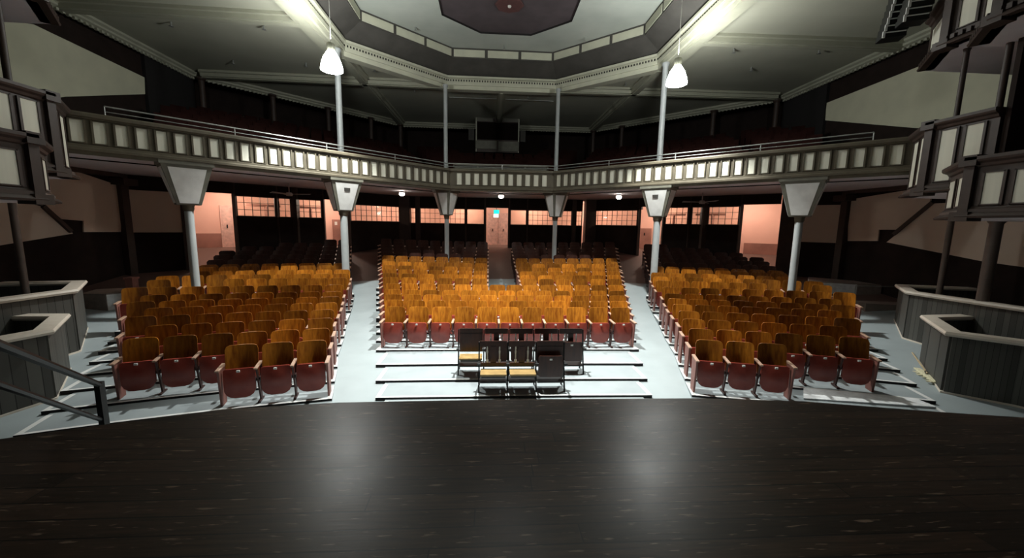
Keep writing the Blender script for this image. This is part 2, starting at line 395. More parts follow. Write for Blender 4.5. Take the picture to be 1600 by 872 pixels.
# charcoal fascia rising to the clerestory band, the dome ceiling with its plum octagon
band = [(2.04, 16.87), (4.86, 14.33), (4.86, 10.07), (2.04, 7.53), (-2.04, 7.53), (-4.86, 10.07), (-4.86, 14.33), (-2.04, 16.87)]
mb = MB()
for i in range(8):
    j = (i+1) % 8; mb.poly([(*inner[i], 6.3), (*inner[j], 6.3), (*band[j], 6.68), (*band[i], 6.68)])
struct(mb.build('wall_dome', M['charcoal']))
mb = MB(); bn = list(reversed(band))
mb.sweep(P3(bn, 0), [(-.1, 6.66), (0, 6.66), (0, 7.12), (-.1, 7.12)], 0, closed=True)
for i in range(8):
    a, b = V(bn[i]), V(bn[(i+1) % 8]); d = b-a; L_ = d.length; d.normalize(); nn = V((-d.y, d.x))
    for q in range(3):
        p0 = a+d*(L_*(q+.5)/3-L_/6+.06); p1 = a+d*(L_*(q+.5)/3+L_/6-.06); mb.slab(p0, p1, nn, -.01, .02, 6.71, 6.98, 1)
struct(mb.build('trim_2', [M['charcoal'], M['cornice']]))
octp = [(.94, 15.62), (2.24, 14.47), (2.24, 13.03), (.94, 11.88), (-.94, 11.88), (-2.24, 13.03), (-2.24, 14.47), (-.94, 15.62)]
mb = MB()
for i in range(8):
    j = (i+1) % 8; mb.poly([(*band[i], 7.05), (*band[j], 7.05), (octp[j][0]+.06, octp[j][1], 7.05), (octp[i][0]+.06, octp[i][1], 7.05)], 0)
    mb.poly([(octp[i][0]+.06, octp[i][1], 7.05), (octp[j][0]+.06, octp[j][1], 7.05), (octp[j][0]+.06, octp[j][1], 7.13), (octp[i][0]+.06, octp[i][1], 7.13)], 2)
mb.poly([(x+.06, y, 7.12) for x, y in octp], 1)
struct(mb.build('ceiling_dome', [M['domeceil'], M['octdark'], M['riser']]))
t = thing('ceiling_rose', (.09, 13.73, 7.12), 'maroon octagonal rose at the centre of the plum ceiling octagon', 'ceiling rose')
mb = MB(); mb.lathe((.09, 13.73, 7.12), [(.001, -.05), (.44, -.05), (.47, -.03), (.47, 0)], 8); mb.build('plaque', M['maroon'], t)
mb = MB(); mb.lathe((.09, 13.73, 7.07), [(.001, -.05), (.05, -.04), (.06, 0)], 12); mb.build('boss', M['plate'], t)

# ceiling beams
def beam(a, b, w_=.17, dz=.22):
    mb = MB(); a = V(a); b = V(b); d = (b-a).normalized(); n = (-d.y, d.x)
    mb.slab(a, b, n, -w_, w_, zc-dz, zc, 0); mb.slab(a, b, n, -w_-.09, w_+.09, zc-.09, zc-.001, 0)
    mb.slab(a, b, n, -w_*.55, w_*.55, zc-dz-.03, zc-dz+.001, 0)
    return struct(mb.build('trim_3', M['beam'] if 'beam' in M else M['cornice']))
M['beam'] = mat('beam_paint', (.40, .40, .31), .65, scale=3, col2=(.36, .36, .28))
for sx in (-1, 1):
    beam((sx*5.85, 12.68), (sx*12.55, 12.5)); beam((sx*5.72, 14.9), (sx*5.72, 24.3)); beam((sx*5.9, 14.6), (sx*5.9, 3.0), .26, .24)
beam((-12.1, 17.42), (-2.5, 17.62)); beam((12.1, 17.42), (2.5, 17.62)); beam((0, 17.95), (0, 24.3), .12)
mb = MB(); mb.tube((-2.42, 19.34, 5.9), (2.5, 19.34, 5.9), .022, n=8)
tag(mb.build('pipe', M['steel'], origin=(0, 19.34, 5.9)), 'thin pale pipe running across the ceiling behind the two centre columns', 'pipe')
# outer cornice
oc = [(-12.45, 9.0), (-12.6, 17.45), (-5.6, 24.45), (5.6, 24.45), (12.6, 17.45), (12.45, 9.0)]
mb = MB(); mb.sweep(P3(oc, 0), [(0, 5.70), (0, 5.95), (-.22, 5.95), (-.22, 5.88), (-.14, 5.84), (-.14, 5.78), (-.05, 5.74), (-.05, 5.70)], 0)
for a, b in zip(oc, oc[1:]):
    a = V(a); b = V(b); d = b-a; L_ = d.length; d.normalize(); nn = V((-d.y, d.x)); k = int(L_/.16)
    for q in range(k):
        c = a+d*((q+.5)*L_/k); mb.slab(c-d*.035, c+d*.035, nn, -.12, -.04, 5.66, 5.73, 0)
struct(mb.build('trim_4', M['beam']))

# ---- upper rear walls, side walls
up = [(-12.95, 17.6), (-13.2, 19.4), (-6.4, 26.2), (6.4, 26.2), (13.2, 19.4), (12.95, 17.6)]
mb = MB()
for a, b in zip(up, up[1:]):
    d = (V(b)-V(a)).normalized(); mb.slab(a, b, (-d.y, d.x), 0, .15, 1.0, 6.1)
struct(mb.build('wall_gallery_rear', M['brownwall']))
mb = MB(); mb.poly([(*p, 6.05) for p in up]+[(12.9, 17.4, 6.05), (5.6, 24.5, 6.05), (-5.6, 24.5, 6.05), (-12.9, 17.4, 6.05)])
struct(mb.build('ceiling_gallery_rear', M['brownwall']))
for sx, nm in ((-1, 'left'), (1, 'right')):
    mb = MB(); mb.box(sx*12.72 if sx > 0 else -12.9, sx*12.9 if sx > 0 else -12.72, 6.5, 15.3, 1.0, 6.0)
    mb.box(*sorted((sx*12.12, sx*12.9)), 3.5, 13.19, -3.2, 1.42)
    struct(mb.build('wall_'+nm, M['brownwall']))
    mb = MB(); mb.box(*sorted((sx*12.6, sx*12.95)), 15.3, 17.6, 1.4, 6.0); struct(mb.build('wall_%s_upper_return' % nm, M['riser']))
    # front diagonal wall behind the boxes
    mb = MB(); mb.slab((sx*12.9, 6.5), (sx*5.6, -.8), (sx*.707, -.707), 0, .15, -3.3, 6.0); struct(mb.build('wall_front_'+nm, M['brownwall']))
# cream plaster fields on the side walls, their outlines as in the room
def field(pts, X, name, m_):
    mb = MB(); P = [atx(x, y, X) for x, y in pts]; s = -.04 if X > 0 else .04
    mb.prism([(p.x, p.y, p.z) for p in P], [(p.x+s, p.y, p.z) for p in P])
    return struct(mb.build(name, m_))
field([(-60, 20), (50, 38), (224, 121), (225, 147), (100, 151), (-60, 175)], -12.70, 'wall_left_upper_plaster', M['creamwall'])
field([(1293, 161), (1440, 103), (1680, 60), (1680, 210), (1430, 200), (1291, 188)], 12.70, 'wall_right_upper_plaster', M['creamwall'])
M['tanwall'] = mat('tan_wall', (.74, .64, .53), .9, scale=2, col2=(.69, .59, .485))
field([(187, 291), (187, 362.5), (128.7, 362.7), (128.7, 345), (95, 342.5), (60, 318), (60, 250), (115, 267)], -12.11, 'wall_left_plaster', M['tanwall'])
field([(60, 322), (112, 365), (0, 383), (-60, 395), (-60, 290)], -12.11, 'wall_left_stair_plaster', M['tanwall'])
field([(1328, 312), (1420, 297), (1456, 300), (1456, 314), (1405, 359), (1375, 359), (1373, 376.6), (1326, 376.6)], 12.11, 'wall_right_plaster', M['tanwall'])
field([(1462, 318), (1387, 378.6), (1540, 409), (1620, 420), (1620, 310)], 12.11, 'wall_right_stair_plaster', M['tanwall'])
for sx in (-1, 1):
    p = [(66, 322), (110, 362)] if sx < 0 else [(1458, 316), (1397, 366)]
    a = atx(*p[0], sx*12.06); b = atx(*p[1], sx*12.06)
    mb = MB(); mb.tube(a, b, .07, n=4); struct(mb.build('trim_5', M['trimdark']))

# ---- lower rear: ochre wall bay, posts, partition with windows, openings, header
PZ = 25.3; YF = 20.5; SWX = 12.11; SWY = PZ-SWX
def on_l(px, y=330): p = atp(px, y, -1, 1, PZ); return (p.x, p.y)
def on_r(px, y=330): p = atp(px, y, 1, 1, PZ); return (p.x, p.y)
def on_c(px, y=330): p = aty(px, y, YF); return (p.x, p.y)
wn_ = 0
NL, NR, NCF = (.7071, -.7071), (-.7071, -.7071), (0, -1)
def seg(a, b, n, zb, zt, window=True, grid=True, lower=True):
    """partition bay: lower boards, glazed band, header"""
    global wn_
    mb = MB()
    if lower: mb.slab(a, b, n, -.05, .05, -2.6, zb)
    if lower: mb.slab(a, b, n, -.09, .09, zb-.05, zb+.01)
    mb.slab(a, b, n, -.07, .07, zt, 1.45)
    struct(mb.build('wall_rear_partition', M['brownwall']))
    if window:
        wn_ += 1
        L_ = (V(b)-V(a)).length; d = (V(b)-V(a)).normalized(); f = MB()
        f.slab(a, b, n, -.03, .03, zt-.04, zt); f.slab(a, b, n, -.03, .03, zb, zb+.035)
        for e in (0, L_-.04): p = V(a)+d*e; f.slab(p, p+d*.04, n, -.03, .03, zb, zt)
        if grid:
            k = max(2, round(L_/.265))
            for q in range(1, k): p = V(a)+d*(L_*q/k); f.slab(p-d*.009, p+d*.009, n, -.015, .015, zb, zt)
            for q in (1, 2): z = zb+(zt-zb)*q/3; f.slab(a, b, n, -.015, .015, z-.009, z+.009)
        fo = struct(f.build('window_%d' % wn_, M['trimdark']))
        gl = MB(); gl.slab(a, b, n, -.004, .004, zb+.03, zt-.03); g_ = gl.build('pane', M['glass']); g_.parent = fo; del g_['_o']
def post(p, w_=.09, z0=-2.4, z1=1.45, m_='trimdark'):
    mb = MB(); mb.box(p[0]-w_, p[0]+w_, p[1]-w_, p[1]+w_, z0, z1); return struct(mb.build('wall_rear_post', M[m_]))
for side in (-1, 1):
    on, n = (on_l, NL) if side < 0 else (on_r, NR)
    S = [(369, 431), (435, 457), (465, 503)] if side < 0 else [(1156, 1103), (1100, 1081), (1076, 1040)]
    for a, b in S: seg(on(a), on(b), n, .17, .96)
    a, b = (547, 626) if side < 0 else (997, 920); seg(on(a), on(b), n, .08, .865)
    seg(on(a), on(544 if side < 0 else 1003), n, .865, .87, window=False, lower=False)
    for o in (((303, 366), (507, 544)) if side < 0 else ((1219, 1160), (1036, 1001))): seg(on(o[0]), on(o[1]), n, 0, 1.0, window=False, lower=False)
    for p in ((367.5, 433, 461, 505, 545.5) if side < 0 else (1158, 1101.5, 1078.5, 1038, 999.5)): post(on(p), .13 if p in (461, 1101.5) else .06)
    post((side*4.78, 20.44), .27)
    # ochre bay and its dark posts
    p0 = (side*SWX, SWY); p1 = on(282 if side < 0 else 1248); p2 = on(302 if side < 0 else 1221)
    mb = MB(); mb.slab(p0, p1, n, -.1, 0, -2.6, 1.45); struct(mb.build('wall_rear_bay', M['brownwall']))
    mb = MB(); q0 = on(199 if side < 0 else 1322); mb.slab(q0, p1, n, 0, .03, -.42, .93); struct(mb.build('wall_rear_bay_plaster', M['tanwall']))
    mb = MB(); mb.slab(p1, p2, n, -.3, .05, -2.6, 1.45); struct(mb.build('wall_rear_post', M['trimdark']))
    post((side*(SWX-.05), SWY+.02), .13)
    mb = MB(); mb.box(side*12.0-.32, side*12.0+.32, 12.9, 13.4, 1.05, 1.25); struct(mb.build('trim_6', M['trimdark']))
    # side-wall cornice under the soffit
    mb = MB(); mb.box(*sorted((side*11.9, side*12.12)), 5, 13.1, 1.28, 1.40); struct(mb.build('trim_7', M['trimdark']))
# centre facet
for a, b, gd in ((640, 650, True), (656, 727, True), (729, 757, False), (797, 823, False), (825, 894, True), (900, 910, True)): seg(on_c(a), on_c(b), NCF, .035, .835, grid=gd)
for p in (653, 728, 758.5, 795.5, 824, 897): post(on_c(p), .11 if p in (653, 897) else .05)
seg(on_c(759), on_c(795), NCF, 0, .90, window=False, lower=False)

# foyer behind the partition
fb = [(-16, 13.5), (-6.2, 22.9), (6.2, 22.9), (16, 13.5)]
mb = MB()
for a, b in zip(fb, fb[1:]):
    d = (V(b)-V(a)).normalized(); mb.slab(a, b, (-d.y, d.x), 0, .15, -2.6, 1.4, 0)
for sx in (-1, 1): mb.slab((sx*12.25, SWY-.05), (sx*16, 13.5), (0, 1), -.15, 0, -2.6, 1.4, 0)
struct(mb.build('wall_foyer', M['pink']))
mb = MB(); q = [(-12.3, SWY-.12), (-4.8, YF+.06), (4.8, YF+.06), (12.3, SWY-.12), (16, 13.5), (6.2, 22.95), (-6.2, 22.95), (-16, 13.5)]
mb.prism([(*p, 1.34) for p in q], [(*p, 1.44) for p in q]); struct(mb.build('ceiling_foyer', M['pink']))
# doors in the foyer
def door(a, b, z0, z1, n, m_, name, panels=True, label=None):
    mb = MB(); mb.slab(a, b, n, 0, .05, z0, z1, 0)
    d = (V(b)-V(a)).normalized(); L_ = (V(b)-V(a)).length
    for u0, u1 in ((.12, .46), (.54, .88)) if L_ > .9 else ((.15, .85),):
        for v0, v1 in ((.06, .28), (.34, .92)):
            if panels: mb.slab(V(a)+d*L_*u0, V(a)+d*L_*u1, n, .05, .06, z0+(z1-z0)*v0, z0+(z1-z0)*v1, 0)
    o = mb.build(name, M[m_]); o['kind'] = 'structure'
    mb = MB(); c = V(a)+d*L_*.46; mb.slab(c, c+d*.04, n, .06, .10, z0+1.0, z0+1.14); h = mb.build('handle', M['black']); h.parent = o
    return o
dn = 0
p0 = aty(762, 330, 22.85); p1 = aty(795, 330, 22.85)
xm = (p0.x+p1.x)/2
door((p0.x, 22.88), (xm-.01, 22.88), -1.34, .72, (0, -1), 'pinkdoor', 'door_1'); door((xm+.01, 22.88), (p1.x, 22.88), -1.34, .72, (0, -1), 'pinkdoor', 'door_2')
d = (V(fb[1])-V(fb[0])).normalized(); cc = fb[0][1]*d.x-fb[0][0]*d.y
def on_fl(px):
    r_ = ray(px, 345); a = V(fb[0]); t_ = ((a.x-CX)*d.y-(a.y)*d.x)/(r_.x*d.y-r_.y*d.x); return V((CX+r_.x*t_, r_.y*t_))
n1 = (d.y, -d.x); door(on_fl(519), on_fl(546), -1.4, .16, n1, 'pinkdark', 'door_3', False)
door(on_fl(344), on_fl(363), -1.3, .65, n1, 'pinkdoor', 'door_4')
nb = on_fl(522); nb2 = on_fl(526); mb = MB(); mb.slab(nb, nb2, n1, .051, .06, -.12, .05)
tag(mb.build('notice', M['plate']), 'small white paper notice on the brown foyer door', 'notice')
dr = V((d.x, -d.y))
def on_fr(px):
    r_ = ray(px, 345); a = V((16, 13.5)); t_ = ((a.x-CX)*dr.y-(a.y)*dr.x)/(r_.x*dr.y-r_.y*dr.x); return V((CX+r_.x*t_, r_.y*t_))
door(on_fr(1019), on_fr(999), -1.4, -.02, (-n1[0], n1[1]), 'pinkdark', 'door_5', False)

mb = MB(); mb.slab(fb[0], on_fl(352), n1, .0, .03, -2.4, -.53); mb.slab(on_fr(1166), (16, 13.5), (-n1[0], n1[1]), 0, .03, -2.4, -.62)
struct(mb.build('baseboard_foyer', M['pinkdark']))

# exit sign over the centre doors
ex = thing('exit_sign', (aty(775, 334, 20.2).x, 20.2, .5), 'small glowing teal exit sign hanging over the centre aisle doors', 'sign')
e0 = aty(771.5, 328, 20.2); e1 = aty(780, 334, 20.2)
mb = MB(); mb.box(e0.x, e1.x, 20.17, 20.24, e1.z, e0.z); mb.build('housing', emit('teal_glow', (.02, .75, .6), 1.6), ex)
mb = MB(); e2 = aty(771, 334.5, 20.2); e3 = aty(779, 340, 20.2); mb.box(e2.x, e3.x, 20.18, 20.24, e3.z, e2.z); mb.build('lamp_panel', emit('white_glow', (.9, 1, .95), 1.6), ex)
mb = MB(); mb.tube((e0.x+.14, 20.2, e0.z), (e0.x+.14, 20.2, 1.40), .012, n=6); mb.build('stem', M['black'], ex)

# ---- balcony: soffit, parapet, gallery tiers
BY, BC, BX = 16.0, 18.07, 9.30
par = [(-BX, BC-BX), (-(BC-BY), BY), (BC-BY, BY), (BX, BC-BX)]
sof_out = [(-SWX, SWY), (-4.8, YF), (4.8, YF), (SWX, SWY)]
mb = MB()
for i in range(3):
    mb.poly([(*par[i], 1.40), (*par[i+1], 1.40), (*sof_out[i+1], 1.40), (*sof_out[i], 1.40)])
mb.poly([(-BX, BC-BX, 1.40), (-SWX, SWY, 1.40), (-SWX, 5, 1.40), (-BX, 7, 1.40)]); mb.poly([(BX, BC-BX, 1.40), (SWX, SWY, 1.40), (SWX, 5, 1.40), (BX, 7, 1.40)])
struct(mb.build('ceiling_under_balcony', M['soffit']))
bal = thing('balcony_front', (0, BY, 1.35), 'long olive brown balcony front with cream panels spanning the hall', 'balcony')
mb = MB()
mb.sweep(P3(par, 0), [(.06, 1.34), (.06, 2.20), (-.06, 2.20), (-.08, 2.17), (-.08, 2.11), (-.03, 2.09), (-.03, 2.07), (0, 2.06), (0, 1.56), (-.03, 1.54), (-.03, 1.50), (-.07, 1.47), (-.07, 1.42), (-.03, 1.40), (-.03, 1.34)], 0)
# stiles: shallow frames around each panel
mb.build('frame', M['trimolive'], bal)
pk = []
for i in range(3):
    a, b = V(par[i]), V(par[i+1]); d_ = b-a; L_ = d_.length; d_.normalize(); nn = V((-d_.y, d_.x))
    if i == 1: k = 11; s0 = .19; p_ = (L_-2*s0)/k
    else: p_ = .3333; k = int((L_-.16)/p_); s0 = .10
    for q in range(k):
        c = (a+d_*(s0+p_*(q+.5))) if i != 0 else (b-d_*(s0+p_*(q+.5)))
        hw = p_*.335; f = MB()
        f.slab(c-d_*hw, c+d_*hw, nn, -.004, .006, 1.59, 2.035, 0)
        pn = f.build('panel', M['cream'], bal)
        pk.append((c, d_, nn, hw, pn))
for c, d_, nn, hw, pn in pk:                                   # thin bead frame around each panel
    mb = MB()
    for e in (-1, 1): mb.slab(c+d_*e*hw-d_*.018, c+d_*e*hw+d_*.018, nn, -.03, 0, 1.57, 2.055)
    mb.slab(c-d_*hw, c+d_*hw, nn, -.028, 0, 2.035, 2.055); mb.slab(c-d_*hw, c+d_*hw, nn, -.028, 0, 1.57, 1.59)
    mb.build('bead', M['trimolive'], bal).parent = pn
# gallery tiers and dark seats
mb = MB(); gs = MB(); nT = 8
for k in range(nT):
    Yf = BY+.07+.95*k+(.35 if k else 0); c = BC+.1+1.34*k+(.5 if k else 0); z = 1.48 if k == 0 else 1.48+.31*k
    A = ringpts(Yf, c, 12.6); B_ = ringpts(Yf+1.4, c+1.98, 12.6)
    if k == 0: A = [(-BX-.05, BC+.1-BX), A[1], A[2], (BX+.05, BC+.1-BX)]
    for i in range(3):
        mb.poly([(*A[i], z), (*A[i+1], z), (*B_[i+1], z), (*B_[i], z)])
        if k: mb.poly([(*A[i], z-.42), (*A[i+1], z-.42), (*A[i+1], z), (*A[i], z)])
        if k:
            a, b = V(A[i]), V(A[i+1]); dd = b-a; L_ = dd.length; dd.normalize(); nn = V((-dd.y, dd.x)); a = a+nn*.62; n_ = int((L_-.5)/.52)
            for q in range(n_):
                cc_ = a+dd*(.25+(q+.5)*(L_-.5)/n_)
                if q % 14 == 13 or abs(cc_.x) > .80*cc_.y or abs(cc_.x) > 12.0 or (abs(cc_.x) < 2.4 and cc_.y > 22.3): continue
                h = .82+random.uniform(-.02, .02)
                gs.slab(cc_-dd*.22, cc_+dd*.22, nn, -.02, .02, z+.42, z+h); gs.slab(cc_-dd*.2, cc_+dd*.2, nn, -.08, -.03, z+.12, z+.5); gs.slab(cc_-dd*.255, cc_-dd*.235, nn, -.1, .06, z, z+.6)
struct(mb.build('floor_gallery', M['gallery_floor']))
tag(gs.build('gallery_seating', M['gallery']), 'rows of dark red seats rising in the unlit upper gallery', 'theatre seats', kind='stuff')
# gallery guard rail
ra = thing('guard_rail', (0, BY+.25, 1.5), 'pale steel guard rail along the top of the balcony front', 'railing')
rl = [(-8.9, 9.42, 0), (-2.17, 16.15, 0), (2.17, 16.15, 0), (8.9, 9.42, 0)]
mb = MB(); mb.path([(x, y, 2.42) for x, y, _ in rl], .018); mb.build('top_rail', M['steel'], ra)
mb = MB(); mb.path([(x, y, 2.31) for x, y, _ in rl], .012); mb.build('lower_rail', M['steel'], ra)
for a, b in zip(rl, rl[1:]):
    a = V(a); b = V(b); k = max(2, int((b-a).length/2.0))
    for q in range(k+1):
        p = a.lerp(b, q/k); mb = MB(); mb.tube((p.x, p.y, 1.5), (p.x, p.y, 2.42), .014, n=8); mb.build('post', M['steel'], ra)
# control desk and pale low rails behind the centre front
cd = thing('control_desk', (-.1, 17.5, 1.9), 'long pale slatted rail behind the centre balcony front', 'railing')
for i_, z in enumerate((2.32, 2.46, 2.60)):
    mb = MB(); mb.box(-2.1, 2.1, 17.7+.05*i_, 17.74+.05*i_, z, z+.05); mb.build('slat', M['brframe'], cd)
for x in (-2.1, -1.05, 0, 1.05, 2.06):
    mb = MB(); mb.box(x, x+.05, 17.75, 17.8, 1.80, 2.62); mb.build('post', M['brframe'], cd)
# posts under the outer cornice
for px in (283, 340, 431, 540):
    for s in (1, -1):
        pass
cp = []
for sx in (-1, 1):
    for tt in (0, .28, .55, .8, 1.0):
        a = V((sx*12.2, 17.45)); b = V((sx*5.7, 24.0)); cp.append((sx, tt, a.lerp(b, tt)))
for i_, (sx, tt, p) in enumerate(cp):
    w_ = ('nearest the side wall', 'second from the side wall', 'third from the side wall', 'fourth from the side wall', 'at the rear corner')[(0, .28, .55, .8, 1.0).index(tt)]
    mb = MB(); zt = 5.72; mb.lathe((p.x, p.y, 0), [(.11, 3.6), (.11, zt-.12), (.17, zt-.06), (.17, zt)], 10)
    mb.lathe((p.x, p.y, 0), [(.001, 3.6), (.11, 3.6)], 10)
    tag(mb.build('gallery_post', M['trimdark'], smooth=True, origin=(p.x, p.y, 3.6)), 'dark gallery post %s, %s gallery' % (w_, 'left' if sx < 0 else 'right'), 'post', 'dark posts in the upper gallery')

# projection booth window
pb = thing('booth_window', (-.2, 23, 3.9), 'dark booth window in a pale panelled frame at the gallery rear', 'window')
def rect(px0, px1, py0, py1, Y): a = aty(px0, py0, Y); b = aty(px1, py1, Y); return a.x, b.x, b.z, a.z
x0, x1, z0, z1 = rect(743.5, 810.5, 181.5, 239, 22.9)
mb = MB(); mb.box(x0, x1, 22.9, 23.9, z0, z1); mb.build('casing', M['trimdark'], pb)
mb = MB(); xa, xb, za, zb_ = rect(746, 809, 190.5, 219.5, 22.88); mb.box(xa, xb, 22.86, 22.9, za, zb_); mb.build('screen', M['gallery_floor'], pb)
for r4 in ((744.5, 770.5, 182, 190), (785, 810.5, 184, 191), (743.5, 776, 219.5, 233), (779, 810.5, 221, 237)):
    xa, xb, za, zb_ = rect(*r4, 22.86); mb = MB(); mb.box(xa, xb, 22.83, 22.895, za, zb_); mb.build('panel', M['brframe'], pb)
for xx in (x0, x1-.05): mb = MB(); mb.box(xx, xx+.05, 22.84, 22.9, z0, z1); mb.build('side_strip', M['cornice'], pb)
for px, lb in (((732, 741, 201, 219), 'left'), ((813, 821, 204, 222), 'right')):
    xa, xb, za, zb_ = rect(*px, 23.0); mb = MB(); mb.box(xa, xb, 23.0, 23.3, za, zb_)
    tag(mb.build('loudspeaker', M['charcoal'], origin=((xa+xb)/2, 23.1, za), bevel=.02), 'small grey box loudspeaker to the %s of the booth window' % lb, 'loudspeaker')

# ================================================================== COLUMNS AND BRACKETS
def column(x, y, ztop, br_dirs, label, face, front_d, rad=.105, lowz=None, w_top=.52, w_bot=.25, zb=.38, zt=1.42, plaque=False):
    """face: list of plan unit vectors the bracket faces; front_d: distance from the column to the parapet"""
    z0 = fz(x, y); t = thing('support_column', (x, y, z0), label, 'column', 'grey columns with flared white brackets')
    mb = MB(); mb.lathe((x, y, 0), [(.001, z0-.03), (rad*1.5, z0-.03), (rad*1.5, z0+.08), (rad, z0+.16), (rad, 1.45)], 20); mb.build('shaft', M['colpaint'], t, smooth=True)
    if ztop:
        mb = MB(); mb.lathe((x, y, 0), [(rad*1.15, 1.42), (rad*.95, 1.5), (rad*.88, ztop-.12), (rad*1.3, ztop-.06), (rad*1.3, ztop), (.001, ztop)], 20); mb.build('upper_shaft', M['colpaint'], t, smooth=True)
    mb = MB(); mb.lathe((x, y, 0), [(rad*1.0, zb-.16), (rad*1.25, zb-.1), (rad*1.25, zb-.04), (rad*1.5, zb)], 16); mb.build('collar', M['trimolive'], t, smooth=True)
    # inverted pyramid around the shaft
    if len(face) == 1:
        n = V(face[0]); s = V((-n.y, n.x)); c = V((x, y))
        def P(a, b, z): q = c+s*a+n*b; return (q.x, q.y, z)
        bot = [(-w_bot, .15), (w_bot, .15), (w_bot, -.15), (-w_bot, -.15)]
        top = [(-w_top, front_d-.02), (w_top, front_d-.02), (w_top, -.28), (-w_top, -.28)]
    else:
        n1, n2 = V(face[0]), V(face[1]); c = V((x, y)); n = (n1+n2).normalized(); s = V((-n.y, n.x))
        def P(a, b, z): q = c+s*a+n*b; return (q.x, q.y, z)
        k = math.tan(math.acos(n1.dot(n)))      # slope of the chevron
        ft, fbm = front_d-.02, .20
        bot = [(-w_bot, fbm-w_bot*k), (0, fbm), (w_bot, fbm-w_bot*k), (w_bot, -.18), (-w_bot, -.18)]
        top = [(-w_top, ft-w_top*k), (0, ft), (w_top, ft-w_top*k), (w_top, -.30), (-w_top, -.30)]
    b = MB(); b.prism([P(*q, zb) for q in bot], [P(*q, zt-.10) for q in top])
    b.prism([P(q[0]*1.06, q[1]+(.03 if q[1] > 0 else -.03), zt-.10) for q in top], [P(q[0]*1.06, q[1]+(.03 if q[1] > 0 else -.03), zt) for q in top])
    br = b.build('bracket', M['brframe'], t)
    nf = len(top)
    # inset white panels on each outer face
    for i in range(nf):
        j = (i+1) % nf
        if (len(face) == 1 and i == 2) or (len(face) == 2 and i == 3): continue
        a0, a1 = V(P(*bot[i], zb)), V(P(*bot[j], zb)); b0, b1 = V(P(*top[i], zt-.10)), V(P(*top[j], zt-.10))
        def Q(u, v): return (a0.lerp(a1, u)).lerp(b0.lerp(b1, u), v)
        m0 = .14 if (len(face) == 1 and i == 0) else .17
        pts_ = [Q(m0, .04), Q(1-m0, .04), Q(1-m0*.8, .93), Q(m0*.8, .93)]
        nn = (pts_[1]-pts_[0]).cross(pts_[3]-pts_[0]).normalized()
        cen = V((x, y, (zb+zt)/2));
        if nn.dot(sum(pts_, V())/4-cen) < 0: nn = -nn
        p_ = MB(); p_.prism([q-nn*.004 for q in pts_], [q+nn*.012 for q in pts_]); pn = p_.build('panel', M['white'], t); pn.parent = br
        if plaque and i == 0:
            v_ = MB(); q4 = [Q(.40, .66), Q(.60, .66), Q(.61, .78), Q(.39, .78)]; v_.prism([q+nn*.012 for q in q4], [q+nn*.022 for q in q4]); v_.build('vent', M['charcoal'], t).parent = br
def colpos(px, py, side, cc):
    q = atp(px, py, side, 1, cc); return q.x, q.y
s2 = math.sqrt(.5)
def upper(x, y, ztop, rad, label):
    mb = MB(); z0 = 1.50 if abs(x) > 3 else 1.86
    mb.lathe((x, y, 0), [(.001, z0), (rad*1.4, z0), (rad*1.4, z0+.1), (rad, z0+.16), (rad*.94, ztop-.12), (rad*1.3, ztop-.06), (rad*1.3, ztop), (.001, ztop)], 20)
    tag(mb.build('gallery_column', M['colpaint'], smooth=True, origin=(x, y, z0)), label, 'column', 'slim gallery columns under the ceiling cornice')
for side, nm in ((-1, 'left'), (1, 'right')):
    column(5.27*side, 13.24, None, None, 'grey column with a bright white flared bracket marked by a small grille, %s of the centre' % nm, [(-side*s2, -s2)], .36, plaque=True, w_top=.50, w_bot=.26, rad=.115)
    column(8.08*side, 10.44, None, None, 'grey column with flared bracket under the %s side of the balcony front' % nm, [(-side*s2, -s2)], .36, w_top=.50, w_bot=.245, rad=.095)
    column(2.24*side, 16.28, None, None, 'slim column with a faceted bracket at the %s corner of the centre balcony span' % nm, [(-side*s2, -s2), (0, -1)], .34, w_top=.48, w_bot=.22, rad=.09)
    upper(5.60*side, 14.15, 5.71, .10, 'tall slim gallery column beside the %s glowing pendant lamp' % nm)
    upper(2.36*side, 17.2, 5.73, .085, 'slim gallery column standing at the %s end of the centre balcony span' % nm)

# ================================================================== LAMPS
shade_m = emit('lit_shade', (.97, 1, .97), SHADE_E)
def pendant(x, y, zc_, zhang, label, power, glow=True):
    t = thing('pendant_lamp', (x, y, zc_), label, 'lamp', 'glowing bell shaped pendant lamps')
    mb = MB(); mb.lathe((x, y, zc_), [(.275, -.24), (.285, -.22), (.26, -.08), (.205, .08), (.14, .19), (.10, .25)], 28); mb.build('shade', shade_m if glow else M['plate'], t, smooth=True)
    mb = MB(); mb.lathe((x, y, zc_), [(.001, .23), (.10, .24), (.10, .44), (.085, .46), (.001, .46)], 20); mb.build('ballast', M['cornice'], t, smooth=True)
    mb = MB(); mb.tube((x, y, zc_+.45), (x, y, zhang), .008, n=6); mb.build('cord', M['plate'], t)
    mb = MB(); mb.lathe((x, y, zhang), [(.001, -.03), (.11, -.03), (.13, .0), (.13, .02)], 16); mb.build('ceiling_disc', M['plate'], t)
    if not glow: mb = MB(); mb.lathe((x, y, zc_), [(.001, -.225), (.27, -.225)], 24); mb.build('lens', emit('lens_glow', (.97, 1, .97), 45), t)
    l = bpy.data.lights.new('bulb', 'SPOT'); l.energy = power; l.color = (.97, 1, .96); l.shadow_soft_size = .10
    l.spot_size = R(SPOT_DEG if x else 84); l.spot_blend = SPOT_BLEND if x else 1
    o = bpy.data.objects.new('bulb', l); COL.objects.link(o); o.parent = t; o.location = (0, 0, -.30)
    l = bpy.data.lights.new('uplight', 'SPOT'); l.energy = UP_W; l.color = (.97, 1, .96); l.shadow_soft_size = .14; l.spot_size = R(168); l.spot_blend = .4
    o = bpy.data.objects.new('uplight', l); COL.objects.link(o); o.parent = t; o.location = (0, 0, .56); o.rotation_euler = (math.pi, 0, 0)
